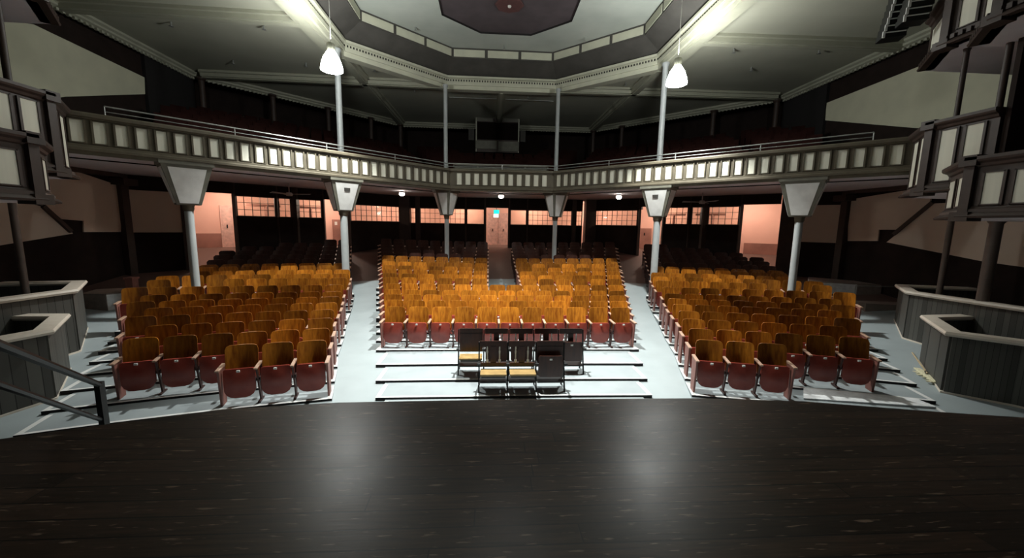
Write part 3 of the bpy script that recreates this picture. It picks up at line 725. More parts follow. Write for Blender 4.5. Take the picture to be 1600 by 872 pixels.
for side, nm in ((-1, 'left'), (1, 'right')):
    pendant(4.80*side, 11.5, 4.32, 6.66, 'glowing white pendant lamp hanging by the %s tall column' % nm, LAMP_W)
# the lamp that hangs over the front of the hall, above the frame
def spot(x, y, z, power, size, name, tgt=(0, 0, -1), ang=120, blend=.6):
    l = bpy.data.lights.new(name, 'SPOT'); l.energy = power; l.color = (.97, 1, .96); l.shadow_soft_size = size; l.spot_size = R(ang); l.spot_blend = blend
    o = bpy.data.objects.new(name, l); COL.objects.link(o); o.location = (x, y, z+DZ); o.rotation_euler = V(tgt).to_track_quat('-Z', 'Y').to_euler(); return o
pendant(0, 8.45, 5.3, 7.0, 'white metal pendant lamp over the front rows, above the view', CENTRE_W, False)

# balcony-soffit globes
globe_m = emit('globe_glow', (1, .88, .78), 14)
for px, py, Y, lb in ((628, 303, None, 'left of the centre aisle'), (783, 307, 18.9, 'over the centre aisle'), (967, 308, None, 'right of the centre aisle')):
    p = atz(px, py, 1.27); zs = 1.39; p = V((p.x, p.y, 1.27))
    t = thing('ceiling_globe', p, 'lit globe light under the balcony, %s' % lb, 'lamp', 'globe lights under the balcony')
    mb = MB(); mb.ball(p, .12, 16, 8, sz=.75); mb.build('globe', globe_m, t, smooth=True)
    mb = MB(); mb.lathe((p.x, p.y, zs-.10), [(.10, 0), (.10, .09)], 16); mb.build('base', M['trimdark'], t)

# foyer lamps
for i_, (x, y) in enumerate(((-13.2, 14.3), (-10.6, 16.7), (-7.9, 19.3), (-5.2, 21.6), (-1.9, 21.8), (1.9, 21.8), (5.2, 21.6), (7.9, 19.3), (10.6, 16.7), (13.2, 14.3))):
    l = bpy.data.lights.new('foyer_light', 'POINT'); l.energy = FOYER_W; l.color = (1, .86, .72); l.shadow_soft_size = .12
    t = thing('foyer_lamp', (x, y, 1.08), 'small warm foyer lamp behind the glazed partition', 'lamp', 'foyer lamps')
    mb = MB(); mb.lathe((x, y, 1.08), [(.14, .14), (.14, .10), (.09, .06)], 12); mb.build('fitting', M['plate'], t)
    o = bpy.data.objects.new('foyer_light', l); COL.objects.link(o); o.parent = t; o.location = (0, 0, -.06)

# ceiling fans
def fan(p, zs, label, rot=0, r=.72):
    t = thing('ceiling_fan', p, label, 'fan', 'ceiling fans')
    mb = MB(); mb.tube(p, (p[0], p[1], zs), .018, n=8); mb.build('rod', M['fan'], t)
    mb = MB(); mb.lathe(p, [(.001, -.07), (.10, -.06), (.12, 0), (.08, .06), (.001, .07)], 16); mb.build('motor', M['fan'], t, smooth=True)
    for k in range(3):
        a = rot+2*math.pi*k/3; u = V((math.cos(a), math.sin(a), 0)); s = V((-u.y, u.x, 0)); c = V(p); b = MB()
        b.prism([c+u*.1-s*.04+V((0, 0, -.01)), c+u*r-s*.075+V((0, 0, -.01)), c+u*r+s*.075+V((0, 0, .03)), c+u*.1+s*.04+V((0, 0, .01))],
                [c+u*.1-s*.04+V((0, 0, .0)), c+u*r-s*.075+V((0, 0, .0)), c+u*r+s*.075+V((0, 0, .04)), c+u*.1+s*.04+V((0, 0, .02))]); b.build('blade', M['fan'], t)
p = aty(452, 303.5, 15.0); fan(tuple(p), 1.40, 'white ceiling fan under the left side of the balcony', .1)
p = aty(1097, 316, 15.0); fan(tuple(p), 1.40, 'white ceiling fan under the right side of the balcony', 2.9)
# tall stands in the foyer seen through the panes
for px, sd in ((418, -1), (487, -1), (1055, 1), (1116, 1)):
    p = on_l(px) if sd < 0 else on_r(px); p = (p[0]*1.09, p[1]*1.09)
    t = thing('foyer_stand', (p[0], p[1], -1.2), 'brown post with a crossbar standing in the foyer behind the %s windows' % ('left' if sd < 0 else 'right'), 'stand', 'crossbar posts in the foyer')
    mb = MB(); mb.box(p[0]-.05, p[0]+.05, p[1]-.05, p[1]+.05, fz(*p), .66); mb.build('post', M['pinkdark'], t)
    dd = V((s2, -sd*s2)); mb = MB(); mb.slab(V(p)-dd*.75, V(p)+dd*.55, (-dd.y, dd.x), -.04, .04, .62, .72); mb.build('crossbar', M['pinkdark'], t)

# sprinkler heads
def sprinkler(x, y, z, lab):
    mb = MB(); mb.tube((x, y, z), (x, y, z-.14), .022, n=8); mb.lathe((x, y, z-.15), [(.001, 0), (.06, 0), (.06, .015), (.001, .02)], 10)
    tag(mb.build('sprinkler_head', M['steel'], origin=(x, y, z)), lab, 'sprinkler', 'sprinkler heads on the ceiling')
for px, py, z, lab in ((267, 37, zc, 'sprinkler head on the far left ceiling bay'), (412, 42, zc, 'sprinkler head left of the left pendant lamp'), (364, 97, zc, 'sprinkler head near the left cross beam, far from the lamp'), (478, 101, zc, 'sprinkler head beside the left pendant lamp shade'),
    (585, 109, zc, 'sprinkler head in the left triangular ceiling bay'), (648, 142, zc, 'sprinkler head behind the left centre column'), (825, 152, zc, 'sprinkler head in the centre ceiling bay'), (978, 132, zc, 'sprinkler head in the right triangular ceiling bay'),
    (1147, 79, zc, 'sprinkler head right of the right pendant lamp'), (1280, 80, zc, 'sprinkler head on the far right ceiling bay'), (1174, 108, zc, 'sprinkler head near the right cross beam'),
    (649, 45, 7.05, 'sprinkler head left of the plum octagon'), (788, 74, 7.05, 'sprinkler head below the plum octagon'), (913, 62, 7.05, 'sprinkler head right of the plum octagon')):
    q = atz(px, py-3, z); sprinkler(q.x, q.y, z+.01, lab)

# ================================================================== BOXES (side galleries)
def box_gallery(side, O, I, yend, zbot, ztop, pz0, pz1, label, nchamf, nface, extra=.30, capw=.12, dent=False):
    sg = side
    O = (O[0]*sg, O[1]); I = (I[0]*sg, I[1]); E_ = (I[0], yend)
    t = thing('box_gallery', (I[0], I[1], zbot), label, 'theatre box')
    pts_ = [O, I, E_]
    P_ = pts_ if sg < 0 else list(reversed(pts_))
    # left of travel must face the hall
    def left_faces_hall(L_):
        d = (V(L_[1])-V(L_[0])).normalized(); n = V((-d.y, d.x)); return n.x*(-sg) > 0
    if not left_faces_hall([pts_[1], pts_[2]]): P_ = list(reversed(pts_))
    else: P_ = pts_
    mb = MB(); H = ztop-zbot
    prof = [(-.14, zbot), (.12, zbot), (.14, zbot+.03), (.10, zbot+.07), (.06, zbot+.09), (.06, zbot+.14), (.02, zbot+.17), (0, zbot+.20), (0, ztop-.17), (.03, ztop-.15), (.05, ztop-.11), (.10, ztop-.08), (capw, ztop-.05), (capw, ztop), (-.14, ztop)]
    mb.sweep(P3(P_, 0), prof, 0)
    # corner pilaster and console
    c = V(I); mb.box(c.x-.07, c.x+.07, c.y-.07, c.y+.07, zbot+.02, ztop+.01)
    mb.box(c.x-.12, c.x+.12, c.y-.12, c.y+.12, ztop-.14, ztop+.03); mb.box(c.x-.13, c.x+.13, c.y-.13, c.y+.13, zbot-.05, zbot+.1)
    if dent:
        for a, b in zip(pts_, pts_[1:]):
            a = V(a); b = V(b); d = (b-a); L_ = d.length; d.normalize(); n = V((-d.y, d.x));
            if n.dot(V((-sg, 0))) < 0: n = -n
            for q in range(int(L_/.13)): cc_ = a+d*(.13*(q+.5)); mb.slab(cc_-d*.035, cc_+d*.035, n, .0, .12, zbot+.08, zbot+.16)
    mb.build('frame', M['trimdark'], t)
    for a, b, k in ((O, I, nchamf), (I, E_, nface)):
        a = V(a); b = V(b); d = b-a; L_ = d.length; d.normalize(); n = V((-d.y, d.x))
        if n.dot(V((-sg, 0)))+n.y*-.2 < 0: n = -n
        m0 = .12; p_ = (L_-2*m0)/k if k else 0
        for q in range(k):
            cc_ = a+d*(m0+p_*(q+.5)); hw = p_*.36; f = MB(); f.slab(cc_-d*hw, cc_+d*hw, n, .002, .016, pz0, pz1); f.build('panel', M['cream'], t)
            f = MB()
            for e in (-1, 1): f.slab(cc_+d*e*hw-d*.02, cc_+d*e*hw+d*.02, n, 0, .03, pz0-.02, pz1+.02)
            f.slab(cc_-d*hw, cc_+d*hw, n, 0, .03, pz1, pz1+.02); f.slab(cc_-d*hw, cc_+d*hw, n, 0, .03, pz0-.02, pz0); f.build('bead', M['trimdark'], t)
    # floor slab / soffit
    mb = MB(); back = sg*11.6
    pl = [O, I, E_, (back, yend), (back, O[1])]
    mb.prism([(*p, zbot+.0) for p in pl], [(*p, zbot+.10) for p in pl]); mb.build('soffit', M['soffit'], t)
    return t
BOXPOS = {-1: (((9.21, 8.86), (8.4, 7.79), 6.75), ((8.27, 7.5), (7.4, 6.46), 4.2)), 1: (((9.28, 8.79), (8.4, 7.69), 6.62), ((8.47, 7.3), (7.4, 6.12), 4.0))}
for sg, nm in ((-1, 'left'), (1, 'right')):
    (O1, I1, e1), (O2, I2, e2) = BOXPOS[sg]
    box_gallery(sg, O1, I1, e1, .80, 2.20, 1.02, 1.99, 'upper dark wood theatre box with tall cream panels, at the %s end of the balcony' % nm, 2, 2)
    box_gallery(sg, O2, I2, e2, .25, 1.23, .47, .96, 'lower dark wood theatre box with square cream panels, nearer the stage on the %s' % nm, 2, 5)
    mb = MB(); mb.slab((sg*8.45, 6.6), (sg*11.6, 6.6), (0, 1), -.08, 0, .9, 3.7); struct(mb.build('wall_box_'+nm, M['brownwall']))
# upper tier of boxes
box_gallery(1, (9.28, 8.79), (8.4, 7.69), 6.62, 3.62, 4.7, 3.88, 4.36, 'high dark wood box with pale panels, top right under the ceiling', 1, 2, dent=True)
box_gallery(1, (8.1, 6.9), (7.4, 6.12), 4.0, 3.30, 4.6, 3.58, 4.2, 'highest dark wood box nearer the stage at the top right corner', 1, 3, dent=True)
box_gallery(-1, (9.21, 8.86), (8.4, 7.79), 6.75, 3.80, 4.8, 4.05, 4.5, 'high dark wood box with pale panels, top left under the ceiling', 1, 2, dent=True)
def simple(name, m_, label, cat, fn, origin, group=None, bevel=0, smooth=False):
    mb = MB(); fn(mb); return tag(mb.build(name, m_, origin=origin, bevel=bevel, smooth=smooth), label, cat, group)
# posts carrying the boxes
def cpost(x, y, z0, z1, r_, label, m_='trimdark'):
    simple('box_post', M[m_], label, 'post', lambda b: (b.lathe((x, y, 0), [(.001, z0), (r_*1.25, z0), (r_*1.25, z0+.1), (r_, z0+.14), (r_, z1-.1), (r_*1.35, z1-.05), (r_*1.35, z1), (.001, z1)], 12)), (x, y, z0), smooth=True)
M['postbrown'] = mat('post_brown', (.12, .09, .075), .5, scale=4)
cpost(1.258*8.75-.5275, 8.75, -2.5, .82, .060, 'slim brown post rising from the rear pit beneath the right lower box', 'postbrown')
cpost(-1.119*8.45-.5275, 8.45, -2.5, .82, .060, 'slim brown post rising from the left pit beneath the boxes', 'postbrown')
cpost(1.393*7.45-.5275, 7.45, -2.6, .30, .10, 'thick brown column between the two right pits', 'postbrown')
cpost(1.223*7.7-.5275, 7.7, 2.12, 3.66, .045, 'thin dark post standing on the right upper box, left one of two', 'trimdark')
cpost(1.339*6.75-.5275, 6.75, 1.9, 3.66, .05, 'thin dark post standing on the right upper box, right one of two', 'trimdark')
cpost(-1.087*7.4-.5275, 7.4, 2.12, 3.84, .05, 'thin dark post standing on the left upper box', 'trimdark')
# line-array loudspeakers
for k, (px, py, nm) in enumerate(((1398, 22, 'left'), (1432, -6, 'right'))):
    c = atx(px, py, 8.3 if k == 0 else 8.2); t = thing('line_array_loudspeaker', (c.x, c.y, c.z+.6), 'hanging black line array loudspeaker with white ribs, %s one of the pair' % nm, 'loudspeaker', 'hanging line array loudspeakers')
    rotv = V((-.35, -.75, 0)).normalized(); s = V((-rotv.y, rotv.x, 0))
    lean = V((.16, 0, 0))
    for q in range(7):
        z1_ = c.z+.42-q*.135; o_ = lean*(1-q/6)+rotv*(-.04*(q/6)**2)
        b = MB(); cc_ = V((c.x, c.y, 0))+o_
        b.slab(cc_-s*.21, cc_+s*.21, (rotv.x, rotv.y), -.16, .16, z1_-.12, z1_); e = b.build('cabinet', M['black'], t, bevel=.01)
        b = MB(); b.slab(cc_-s*.21, cc_-s*.17, (rotv.x, rotv.y), .16, .19, z1_-.125, z1_+.005); b.slab(cc_-s*.17, cc_+s*.19, (rotv.x, rotv.y), .16, .178, z1_-.03, z1_-.012); b.build('rib', M['white'], t)
    b = MB(); b.tube((c.x+.1, c.y, c.z+.4), (c.x+.1, c.y, zc), .015, n=6); b.build('chain', M['black'], t)

# ================================================================== PITS
def pit(nm, tops, side, zr, label, closedback=True):
    P_ = [atz(x, y, zr) for x, y in tops]
    t = thing('pit_enclosure', tuple(P_[1]), label, 'pit wall')
    mb = MB()
    for a, b in zip(P_, P_[1:]):
        d = V((b.x-a.x, b.y-a.y)).normalized()
        zb_ = min(fz(a.x, a.y), fz(b.x, b.y))-.1
        mb.slab((a.x, a.y), (b.x, b.y), (-d.y, d.x), -.04, .04, zb_, zr-.05)
    mb.build('plank_wall', M['pitplank'], t)
    mb = MB(); mb.sweep([(p.x, p.y, zr) for p in P_], [(-.11, -.08), (.11, -.08), (.13, -.04), (.11, 0), (-.11, 0), (-.13, -.04)]); mb.build('cap_rail', M['stone'], t)
    mb = MB(); mb.sweep([(p.x, p.y, fz(p.x, p.y)) for p in P_], [(-.05, -.02), (.05, -.02), (.05, .03), (-.05, .03)]); mb.build('base_strip', M['stone'], t)
zB, zF = -1.40, -1.74
pit('L', [(0, 441), (123, 439), (108, 452), (0, 466), (-90, 478)], -1, zB, 'rear left pit wall of grey planks with a cream rail')
pit('L', [(-60, 492), (93, 492), (67, 515), (0, 527), (-90, 543)], -1, zF, 'front left pit wall of grey planks with a cream rail')
pit('R', [(1560, 451), (1409, 445), (1425, 455), (1530, 470), (1640, 486)], 1, zB, 'rear right pit wall of grey planks with a cream rail')
pit('R', [(1530, 492), (1452, 494), (1490, 518), (1600, 532), (1690, 545)], 1, zF, 'front right pit wall of grey planks with a cream rail')

# ================================================================== WHITE PLATFORMS, RAILINGS, MOP
def platform(pts, zt_, label, dark_end):
    Q = [atz(x, y, zt_) for x, y in pts]; mb = MB()
    t = thing('platform', (Q[0].x, Q[0].y, zt_-.4), label, 'platform')
    b_ = [(p.x, p.y, min(fz(p.x, p.y), zt_)-.15) for p in Q]; mb.prism(b_, [(p.x, p.y, zt_-.03) for p in Q]); mb.build('body', M['platform'], t)
    mb = MB(); mb.prism([(p.x, p.y, zt_-.03) for p in Q], [(p.x, p.y, zt_) for p in Q]); mb.build('deck', M['platform_end'], t)
    a, b = Q[dark_end[0]], Q[dark_end[1]]; d = V((b.x-a.x, b.y-a.y)).normalized(); n = V((-d.y, d.x))
    cen = sum(Q, V())/len(Q)
    if n.dot(V(((a+b)/2-cen)[:2])) < 0: n = -n
    mb = MB(); mb.slab((a.x, a.y), (b.x, b.y), (n.x, n.y), -.01, .02, min(fz(a.x, a.y), fz(b.x, b.y))-.1, zt_-.03); mb.build('end_board', M['platform_end'], t)
platform([(125, 459), (166, 459), (235, 452), (232, 448), (150, 452)], -1.90, 'low white painted platform step beyond the rear left pit', (0, 1))
pl4 = [(10.3, 12.4), (11.45, 11.83), (12.06, 11.62), (12.06, 12.6), (11.2, 13.5)]
t = thing('platform', (11.4, 12.3, -2.1), 'low white painted platform step beyond the right seating block', 'platform')
mb = MB(); mb.prism([(x, y, fz(x, y)-.15) for x, y in pl4], [(x, y, -1.71) for x, y in pl4]); mb.build('body', M['platform'], t)
mb = MB(); mb.prism([(x, y, -1.71) for x, y in pl4], [(x, y, -1.68) for x, y in pl4]); mb.build('deck', M['platform_end'], t)
mb = MB(); d = (V(pl4[2])-V(pl4[1])).normalized(); mb.slab(pl4[1], pl4[2], (d.y, -d.x), 0, .03, -2.2, -1.71); mb.build('end_board', M['platform_end'], t)
np_ = atf(211, 484)
simple('newel_post', M['endpanel'], 'reddish brown newel post at the outer rear of the left seating block', 'post', lambda b: (b.box(np_.x-.09, np_.x+.09, np_.y-.09, np_.y+.09, np_.z-.05, np_.z+.82), b.box(np_.x-.11, np_.x+.11, np_.y-.11, np_.y+.11, np_.z+.82, np_.z+.87)), (np_.x, np_.y, np_.z-.05))
a = atf(1333, 478); b = V((a.x+1.9, a.y-.15, fz(a.x+1.9, a.y-.15))); zz = atp(1333, 446, 1, 0, a.x).z
t = thing('handrail', tuple(a), 'thin grey tubular railing beside the right white platform', 'railing')
mb = MB(); mb.path([a+V((0, 0, -.03)), V((a.x, a.y, zz)), V((b.x, b.y, zz)), V((b.x, b.y, b.z-.03))], .018); mb.build('tube', M['steel'], t, smooth=True)
kp = [atf(1333, 478), atf(1425, 474)]
mb = MB(); d = V((kp[1].x-kp[0].x, kp[1].y-kp[0].y)).normalized(); mb.slab(kp[0][:2], kp[1][:2], (-d.y, d.x), -.5, 0, kp[0].z-.1, kp[0].z+.17)
tag(mb.build('platform', M['platform_end'], origin=tuple(kp[0])), 'low dark step platform below the thin grey railing', 'platform')
# black stair rail at the left stage edge
t = thing('stair_rail', (-3.4, 2.2, -1.6), 'black metal stair handrail at the left edge of the stage', 'railing')
pA = atp(-120, 492, 0, 1, 1.75); pB = atp(155, 601, 0, 1, 4.3); pC = atp(-120, 560, 0, 1, 1.75); pD = atp(158, 656, 0, 1, 4.3)
mb = MB(); mb.path([pA, pB], .028); mb.build('top_rail', M['black'], t)
mb = MB(); mb.path([pC, pD], .022); mb.build('lower_rail', M['black'], t)
mb = MB(); mb.box(pB.x-.03, pB.x+.03, pB.y-.03, pB.y+.03, fz(pB.x, pB.y)-.02, pB.z+.03); mb.build('post', M['black'], t)
mb = MB(); mb.box(pA.x-.03, pA.x+.03, pA.y-.03, pA.y+.03, -1.6, pA.z+.03); mb.build('post', M['black'], t)
# dust mop
m0, m1 = atf(1432, 575), atf(1466, 603); t = thing('dust_mop', tuple((m0+m1)/2), 'yellowish yarn dust mop lying on the grey floor beside the right pit', 'mop')
d = (m1-m0); d.z = 0; L_ = d.length; d.normalize(); n = V((-d.y, d.x, 0)); c = (m0+m1)/2; mb = MB()
rows = 18
for k in range(150):
    u = random.uniform(-.5, .5)*L_; a_ = random.choice((-1, 1)); p = c+d*u+V((0, 0, .03)); q = p+n*a_*random.uniform(.07, .15)+d*random.uniform(-.03, .03)+V((0, 0, -.022)); mb.tube(p, q, .012, .007, n=5)
mb.prism([c-d*L_*.48-n*.07, c+d*L_*.48-n*.07, c+d*L_*.48+n*.07, c-d*L_*.48+n*.07], [c-d*L_*.48-n*.05+V((0, 0, .045)), c+d*L_*.48-n*.05+V((0, 0, .045)), c+d*L_*.48+n*.05+V((0, 0, .045)), c-d*L_*.48+n*.05+V((0, 0, .045))])
mb.build('yarn_head', M['mop'], t)
hb = c+V((0, 0, .06)); he = atf(1425, 553)+V((0, 0, .03)); mb = MB(); mb.tube(hb, he, .014, n=8); mb.build('handle', M['handle'], t)
mb = MB(); mb.tube(hb-V((0, 0, .02)), hb+(he-hb).normalized()*.12, .022, n=8); mb.build('clip', M['black'], t)
# pale board lying along the front of the right block
q4 = [(1255, 612), (1432, 629), (1462, 642), (1255, 628)]; Q = [atf(*p)+V((0, 0, .0)) for p in q4]
mb = MB(); mb.prism([p-V((0, 0, .03)) for p in Q], [p+V((0, 0, .07)) for p in Q]); tag(mb.build('floor_board', M['platform'], origin=tuple(Q[0])), 'long pale painted board on the floor in front of the right block', 'board')
mop_lamp = None

# ================================================================== THEATRE SEATS
def sheet(mb, hw, z0, z1, rt, rb, yf, thick, nu=8, nv=9, mi=0):
    """rounded panel; yf(u,z)-> y of front; thickness goes +y"""
    zs = []
    for k in range(nv+1):
        t_ = k/nv; zs.append(z0+(z1-z0)*(.5-.5*math.cos(math.pi*t_)))
    def w(z):
        if z > z1-rt: return hw-rt+math.sqrt(max(0, rt*rt-(z-(z1-rt))**2))
        if z < z0+rb: return hw-rb+math.sqrt(max(0, rb*rb-(z0+rb-z)**2))
        return hw
    F = []; B = []
    for z in zs:
        for i in range(nu+1):
            u = -1+2*i/nu; x = u*w(z); y = yf(x/hw, z); F.append((x, y, z)); B.append((x, y+thick, z))
    n = len(F); fs = []
    idx = lambda k, i: k*(nu+1)+i
    for k in range(nv):
        for i in range(nu):
            fs.append((idx(k, i), idx(k, i+1), idx(k+1, i+1), idx(k+1, i))); fs.append((n+idx(k, i), n+idx(k+1, i), n+idx(k+1, i+1), n+idx(k, i+1)))
    for k in range(nv):
        fs.append((idx(k, 0), idx(k+1, 0), n+idx(k+1, 0), n+idx(k, 0))); fs.append((idx(k, nu), n+idx(k, nu), n+idx(k+1, nu), idx(k+1, nu)))
    for i in range(nu):
        fs.append((idx(0, i), n+idx(0, i), n+idx(0, i+1), idx(0, i+1))); fs.append((idx(nv, i), idx(nv, i+1), n+idx(nv, i+1), n+idx(nv, i)))
    mb.add(F+B, fs, mi)
back_y = lambda u, z: .02+.045*(1-u*u)+(z-.45)*.16
seat_y = lambda u, z: -.13-.03*(1-u*u)*math.sin(max(0, min(1, (z-.14)/.46))*math.pi)+(z-.4)*.03
def m_back(nu=8, nv=9): b = MB(); sheet(b, .236, .40, .93, .06, .03, back_y, .014, nu, nv); return b
def m_seat(nu=8, nv=9): b = MB(); sheet(b, .222, .115, .60, .035, .15, seat_y, .045, nu, nv); return b
def m_stand(x, end=False):
    b = MB(); w_ = .012 if not end else .016
    if end:
        b.prism([(x-w_, -.15, 0), (x+w_, -.15, 0), (x+w_, .05, 0), (x-w_, .05, 0)], [(x-w_, -.20, .60), (x+w_, -.20, .60), (x+w_, .10, .60), (x-w_, .10, .60)])
    else:
        b.prism([(x-w_, -.06, .03), (x+w_, -.06, .03), (x+w_, -.01, .03), (x-w_, -.01, .03)], [(x-w_, -.19, .60), (x+w_, -.19, .60), (x+w_, -.14, .60), (x-w_, -.14, .60)])
        b.prism([(x-w_, -.05, .03), (x+w_, -.05, .03), (x+w_, .0, .03), (x-w_, .0, .03)], [(x-w_, .06, .62), (x+w_, .06, .62), (x+w_, .10, .62), (x-w_, .10, .62)])
        b.box(x-.02, x+.02, -.16, .08, 0, .03); b.box(x-w_, x+w_, -.14, .05, .36, .42)
        b.tube((x-.03, -.12, .40), (x+.03, -.12, .40), .028, n=10)
    return b
def m_arm(x, w_=.026):
    b = MB(); b.prism([(x-w_, -.24, .605), (x+w_, -.24, .605), (x+w_, .09, .625), (x-w_, .09, .625)], [(x-w_, -.24, .632), (x+w_, -.24, .632), (x+w_, .09, .655), (x-w_, .09, .655)]); return b
def proto(kind, dark=False):
    """kind: 'mid' one standard on the viewer-left; 'L','R' with end panel; returns root with parts"""
    root = bpy.data.objects.new('theatre_seat', None); COL.objects.link(root); root.empty_display_size = .1
    def part(mb, name, m_, par, smooth=False, bev=0):
        o = mb.build(name, m_, par, smooth=smooth, local=True, bevel=bev)
        return o
    part(m_back(), 'backrest', M['walnut' if dark else 'amber'], root, True)
    s = part(m_seat(), 'seat', M['walnut' if dark else 'red'], root, True)
    b = MB(); b.box(-.022, .022, -.17, -.145, .555, .585); part(b, 'number_plate', M['plate'], s)
    P = .2625
    L = [(-P, kind == 'L')] if kind != 'R' else [(-P, False), (P, True)]
    if kind == 'S': L = [(-P, True), (P, True)]
    for x, e in L:
        a = part(m_stand(x, e), 'side_standard', M['endpanel'] if e else M['iron'], root)
        part(m_arm(x, .030 if e else .026), 'armrest', M['armwood'], a, bev=.006)
    return root
protos = {k: proto(k[0] if k[0] != 'm' else 'mid', k.endswith('d') and k != 'mid') for k in ('mid', 'L', 'R')}
kids = {k: [(c, list(c.children)) for c in r_.children] for k, r_ in protos.items()}
used = set()
def place(kind, loc, rz, label, group):
    src = protos[kind]
    if kind not in used: used.add(kind); r_ = src
    else:
        r_ = src.copy(); COL.objects.link(r_)
        for c, gcs in kids[kind]:
            d_ = c.copy(); COL.objects.link(d_); d_.parent = r_
            for g_ in gcs: e = g_.copy(); COL.objects.link(e); e.parent = d_
    r_.location = (loc[0], loc[1], loc[2]+DZ); r_.rotation_euler = (0, 0, rz); tag(r_, label, 'theatre seat', group)
ORD = ['first', 'second', 'third', 'fourth', 'fifth', 'sixth', 'seventh', 'eighth', 'ninth', 'tenth', 'eleventh', 'twelfth', 'thirteenth', 'fourteenth', 'fifteenth', 'sixteenth', 'seventeenth', 'eighteenth', 'nineteenth', 'twentieth']
seats = []
def tier_height_c(k, x):
    x2, y2 = x, (CEN_Y[k+1] if k+1 < len(CEN_Y) else CEN_Y[k]+.6)+.10*(1-(x/3)**2)-.28
    return tier_z(x2, y2) if k < NT_C else None
for k in range(FIRST_C, len(CEN_Y)):
    Y = CEN_Y[k]; xe = cen_xe(Y); r_ = k-FIRST_C
    if r_ < 5:
        n = round(2*xe/.525)+1; blocks = [([-xe+2*xe*i/(n-1) for i in range(n)], 'centre block', r_)]
    else:
        n = round((xe-.80)/.525)+1
        blocks = [([-xe+(xe-.80)*i/(n-1) for i in range(n)], 'rear centre-left block', r_-5), ([.80+(xe-.80)*i/(n-1) for i in range(n)], 'rear centre-right block', r_-5)]
    for xs, bn_, rr in blocks:
        for i, x in enumerate(xs):
            y = Y+.10*(1-(x/3)**2); z = tier_height_c(k, x)
            if z is None: z = fz(x, y)
            kind = 'L' if i == 0 else 'R' if i == len(xs)-1 else 'mid'
            sc = (xs[1]-xs[0])/.525
            seats.append((x, y, z, math.atan(.2*x/9), kind, 'folding theatre seat, %s from left in %s row of the %s' % (ORD[i], ORD[rr], bn_), 'theatre seats in the '+bn_))
for sx in (-1, 1):
    for k in range(len(SIDE)):
        n = SIDE_N[k]
        order = range(n)
        for j in order:
            x, y, a = side_pt(k, j)
            if k < NT_S:
                x2, y2, a2 = side_pt(k+1, j); z = tier_z(x2-.27*math.sin(a2), y2-.27*math.cos(a2))
            else: z = fz(x, y)
            ends = (j == 0, j == n-1)
            if sx < 0: kind = 'R' if ends[0] else 'L' if ends[1] else 'mid'
            else: kind = 'L' if ends[0] else 'R' if ends[1] else 'mid'
            bn_ = 'left block' if sx < 0 else 'right block'
            li = (n-1-j) if sx < 0 else j
            seats.append((sx*x, y, z, -sx*(a+R(0)) if True else 0, kind, 'folding theatre seat, %s from left in %s row of the %s' % (ORD[li], ORD[k], bn_), 'theatre seats in the '+bn_))
COLS = [(5.27, 13.24), (8.08, 10.44), (2.24, 16.28)]
seats = [s for s in seats if abs(s[0])+s[1] < 24.4 and all(math.hypot(abs(s[0])-c[0], s[1]-c[1]) > .42 for c in COLS)]
seats.sort(key=lambda s: math.hypot(s[0]-CX, s[1]))
for s in seats[:300]: place(s[4], s[:3], s[3], s[5], s[6])
mb = MB(); lb, ls = m_back(5, 5), m_seat(5, 5)
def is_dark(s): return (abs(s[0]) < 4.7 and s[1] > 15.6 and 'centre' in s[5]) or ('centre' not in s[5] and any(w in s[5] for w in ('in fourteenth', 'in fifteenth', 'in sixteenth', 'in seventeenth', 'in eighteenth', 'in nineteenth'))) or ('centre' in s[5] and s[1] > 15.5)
def addx(src, rot, loc, mi):
    c, sn = math.cos(rot), math.sin(rot)
    mb.add([(loc[0]+x*c-y*sn, loc[1]+x*sn+y*c, loc[2]+z) for x, y, z in src.v], src.f, mi)
st_, ar_ = m_stand(-.2625), m_arm(-.2625); se_, ae_ = m_stand(.2625, True), m_arm(.2625, .03)
for s in seats[300:]:
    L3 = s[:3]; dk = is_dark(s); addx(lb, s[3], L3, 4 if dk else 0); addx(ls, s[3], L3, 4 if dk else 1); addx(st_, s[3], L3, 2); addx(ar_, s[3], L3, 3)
    if s[4] == 'R': addx(se_, s[3], L3, 2); addx(ae_, s[3], L3, 3)
tag(mb.build('theatre_seating', [M['amber'], M['red'], M['iron'], M['armwood'], M['walnut']], smooth=True), 'remaining back rows of folding theatre seats running into the dark under the balcony', 'theatre seats', kind='stuff')

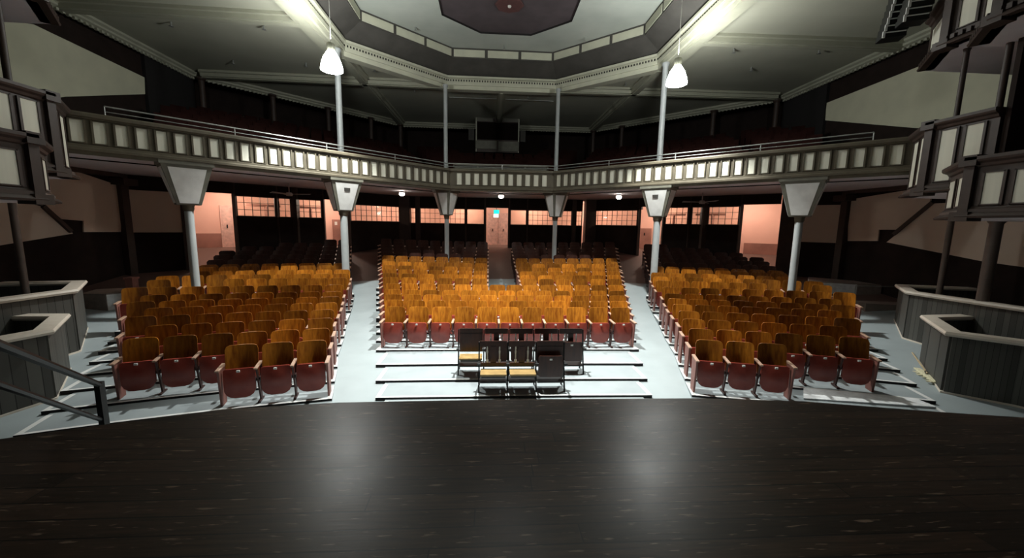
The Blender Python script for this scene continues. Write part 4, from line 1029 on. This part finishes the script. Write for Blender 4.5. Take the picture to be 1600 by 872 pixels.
# ================================================================== LOOSE GANGED SEATS AT THE FRONT
def gang(x0, y, n, pitch, down, label, spindles):
    z = fz(x0+n*pitch/2, y)
    kz = None
    z = max(tier_z(x0+n*pitch/2, yy) for yy in (y,))
    t = thing('antique_seat_row', (x0+n*pitch/2, y, z), label, 'theatre seats')
    for i in range(n+1):
        x = x0+i*pitch; b = MB()
        b.prism([(x-.012, y-.16, z), (x+.012, y-.16, z), (x+.012, y-.11, z), (x-.012, y-.11, z)], [(x-.012, y-.02, z+.45), (x+.012, y-.02, z+.45), (x+.012, y+.03, z+.45), (x-.012, y+.03, z+.45)])
        b.prism([(x-.012, y+.22, z), (x+.012, y+.22, z), (x+.012, y+.27, z), (x-.012, y+.27, z)], [(x-.012, y-.02, z+.42), (x+.012, y-.02, z+.42), (x+.012, y+.03, z+.42), (x-.012, y+.03, z+.42)])
        b.prism([(x-.012, y-.02, z+.42), (x+.012, y-.02, z+.42), (x+.012, y+.03, z+.42), (x-.012, y+.03, z+.42)], [(x-.012, y+.05, z+.92), (x+.012, y+.05, z+.92), (x+.012, y+.09, z+.92), (x-.012, y+.09, z+.92)])
        b.box(x-.014, x+.014, y-.2, y+.04, z+.55, z+.585); b.tube((x-.03, y-.17, z+.57), (x+.03, y-.17, z+.57), .022, n=10)
        b.build('leg', M['black'], t)
    for i in range(n):
        xa, xb = x0+i*pitch+.02, x0+(i+1)*pitch-.02; c = (xa+xb)/2
        b = MB(); b.box(xa, xb, y+.04, y+.065, z+.83, z+.94)
        if spindles[i]:
            b.box(xa, xb, y+.02, y+.04, z+.46, z+.53)
            b.box(c-.055, c+.055, y+.03, y+.045, z+.52, z+.84)
            b.build('backrest', M['walnut'], t)
            for e in (-.115, .115):
                s_ = MB(); s_.lathe((c+e, y+.035, z+.53), [(.012, 0), (.022, .02), (.022, .05), (.010, .07), (.012, .16), (.018, .22), (.010, .24), (.014, .27), (.010, .31)], 10); s_.build('spindle', M['plate'], t, smooth=True)
        else:
            b.box(xa, xb, y+.03, y+.045, z+.46, z+.84); b.build('backrest', M['walnut'], t)
        if down[i]:
            b = MB(); b.box(xa+.01, xb-.01, y-.30, y-.02, z+.41, z+.435, 0); b.box(xa+.01, xb-.01, y-.32, y-.30, z+.405, z+.437, 0); s_ = b.build('seat', M['tanwood'], t)
            b = MB(); b.box(xa+.03, xb-.03, y-.28, y-.04, z+.36, z+.408); b.build('seat_frame', M['black'], t).parent = s_
        else:
            b = MB(); sheet_mb = MB(); sheet(sheet_mb, (xb-xa)/2-.015, .30, .70, .02, .03, lambda u, zz: -.10-.01*(1-u*u), .025, 6, 5)
            b.add([(c+x, y+yy, z+zz) for x, yy, zz in sheet_mb.v], sheet_mb.f); s_ = b.build('seat', M['walnut'], t)
            b = MB(); b.box(c-.025, c+.025, y-.118, y-.105, z+.62, z+.65); b.build('number_plate', M['plate'], t).parent = s_
        b = MB(); b.box(xa, xb, y-.14, y+.16, z+.20, z+.222); b.build('under_rack', M['black'], t)
a = atf(716, 589); b = atf(911, 588); gang(a.x, a.y+.10, 5, (b.x-a.x)/5, [1, 0, 0, 0, 0], 'rear gang of five old dark wooden seats before the centre block', [0, 1, 1, 1, 1])
a = atf(748, 618); b = atf(882, 617); gang(a.x, a.y+.14, 3, (b.x-a.x)/3, [1, 1, 0], 'front gang of three old dark wooden seats with turned spindles', [1, 1, 0])

for o in bpy.data.objects:
    if '_o' in o.keys(): del o['_o']
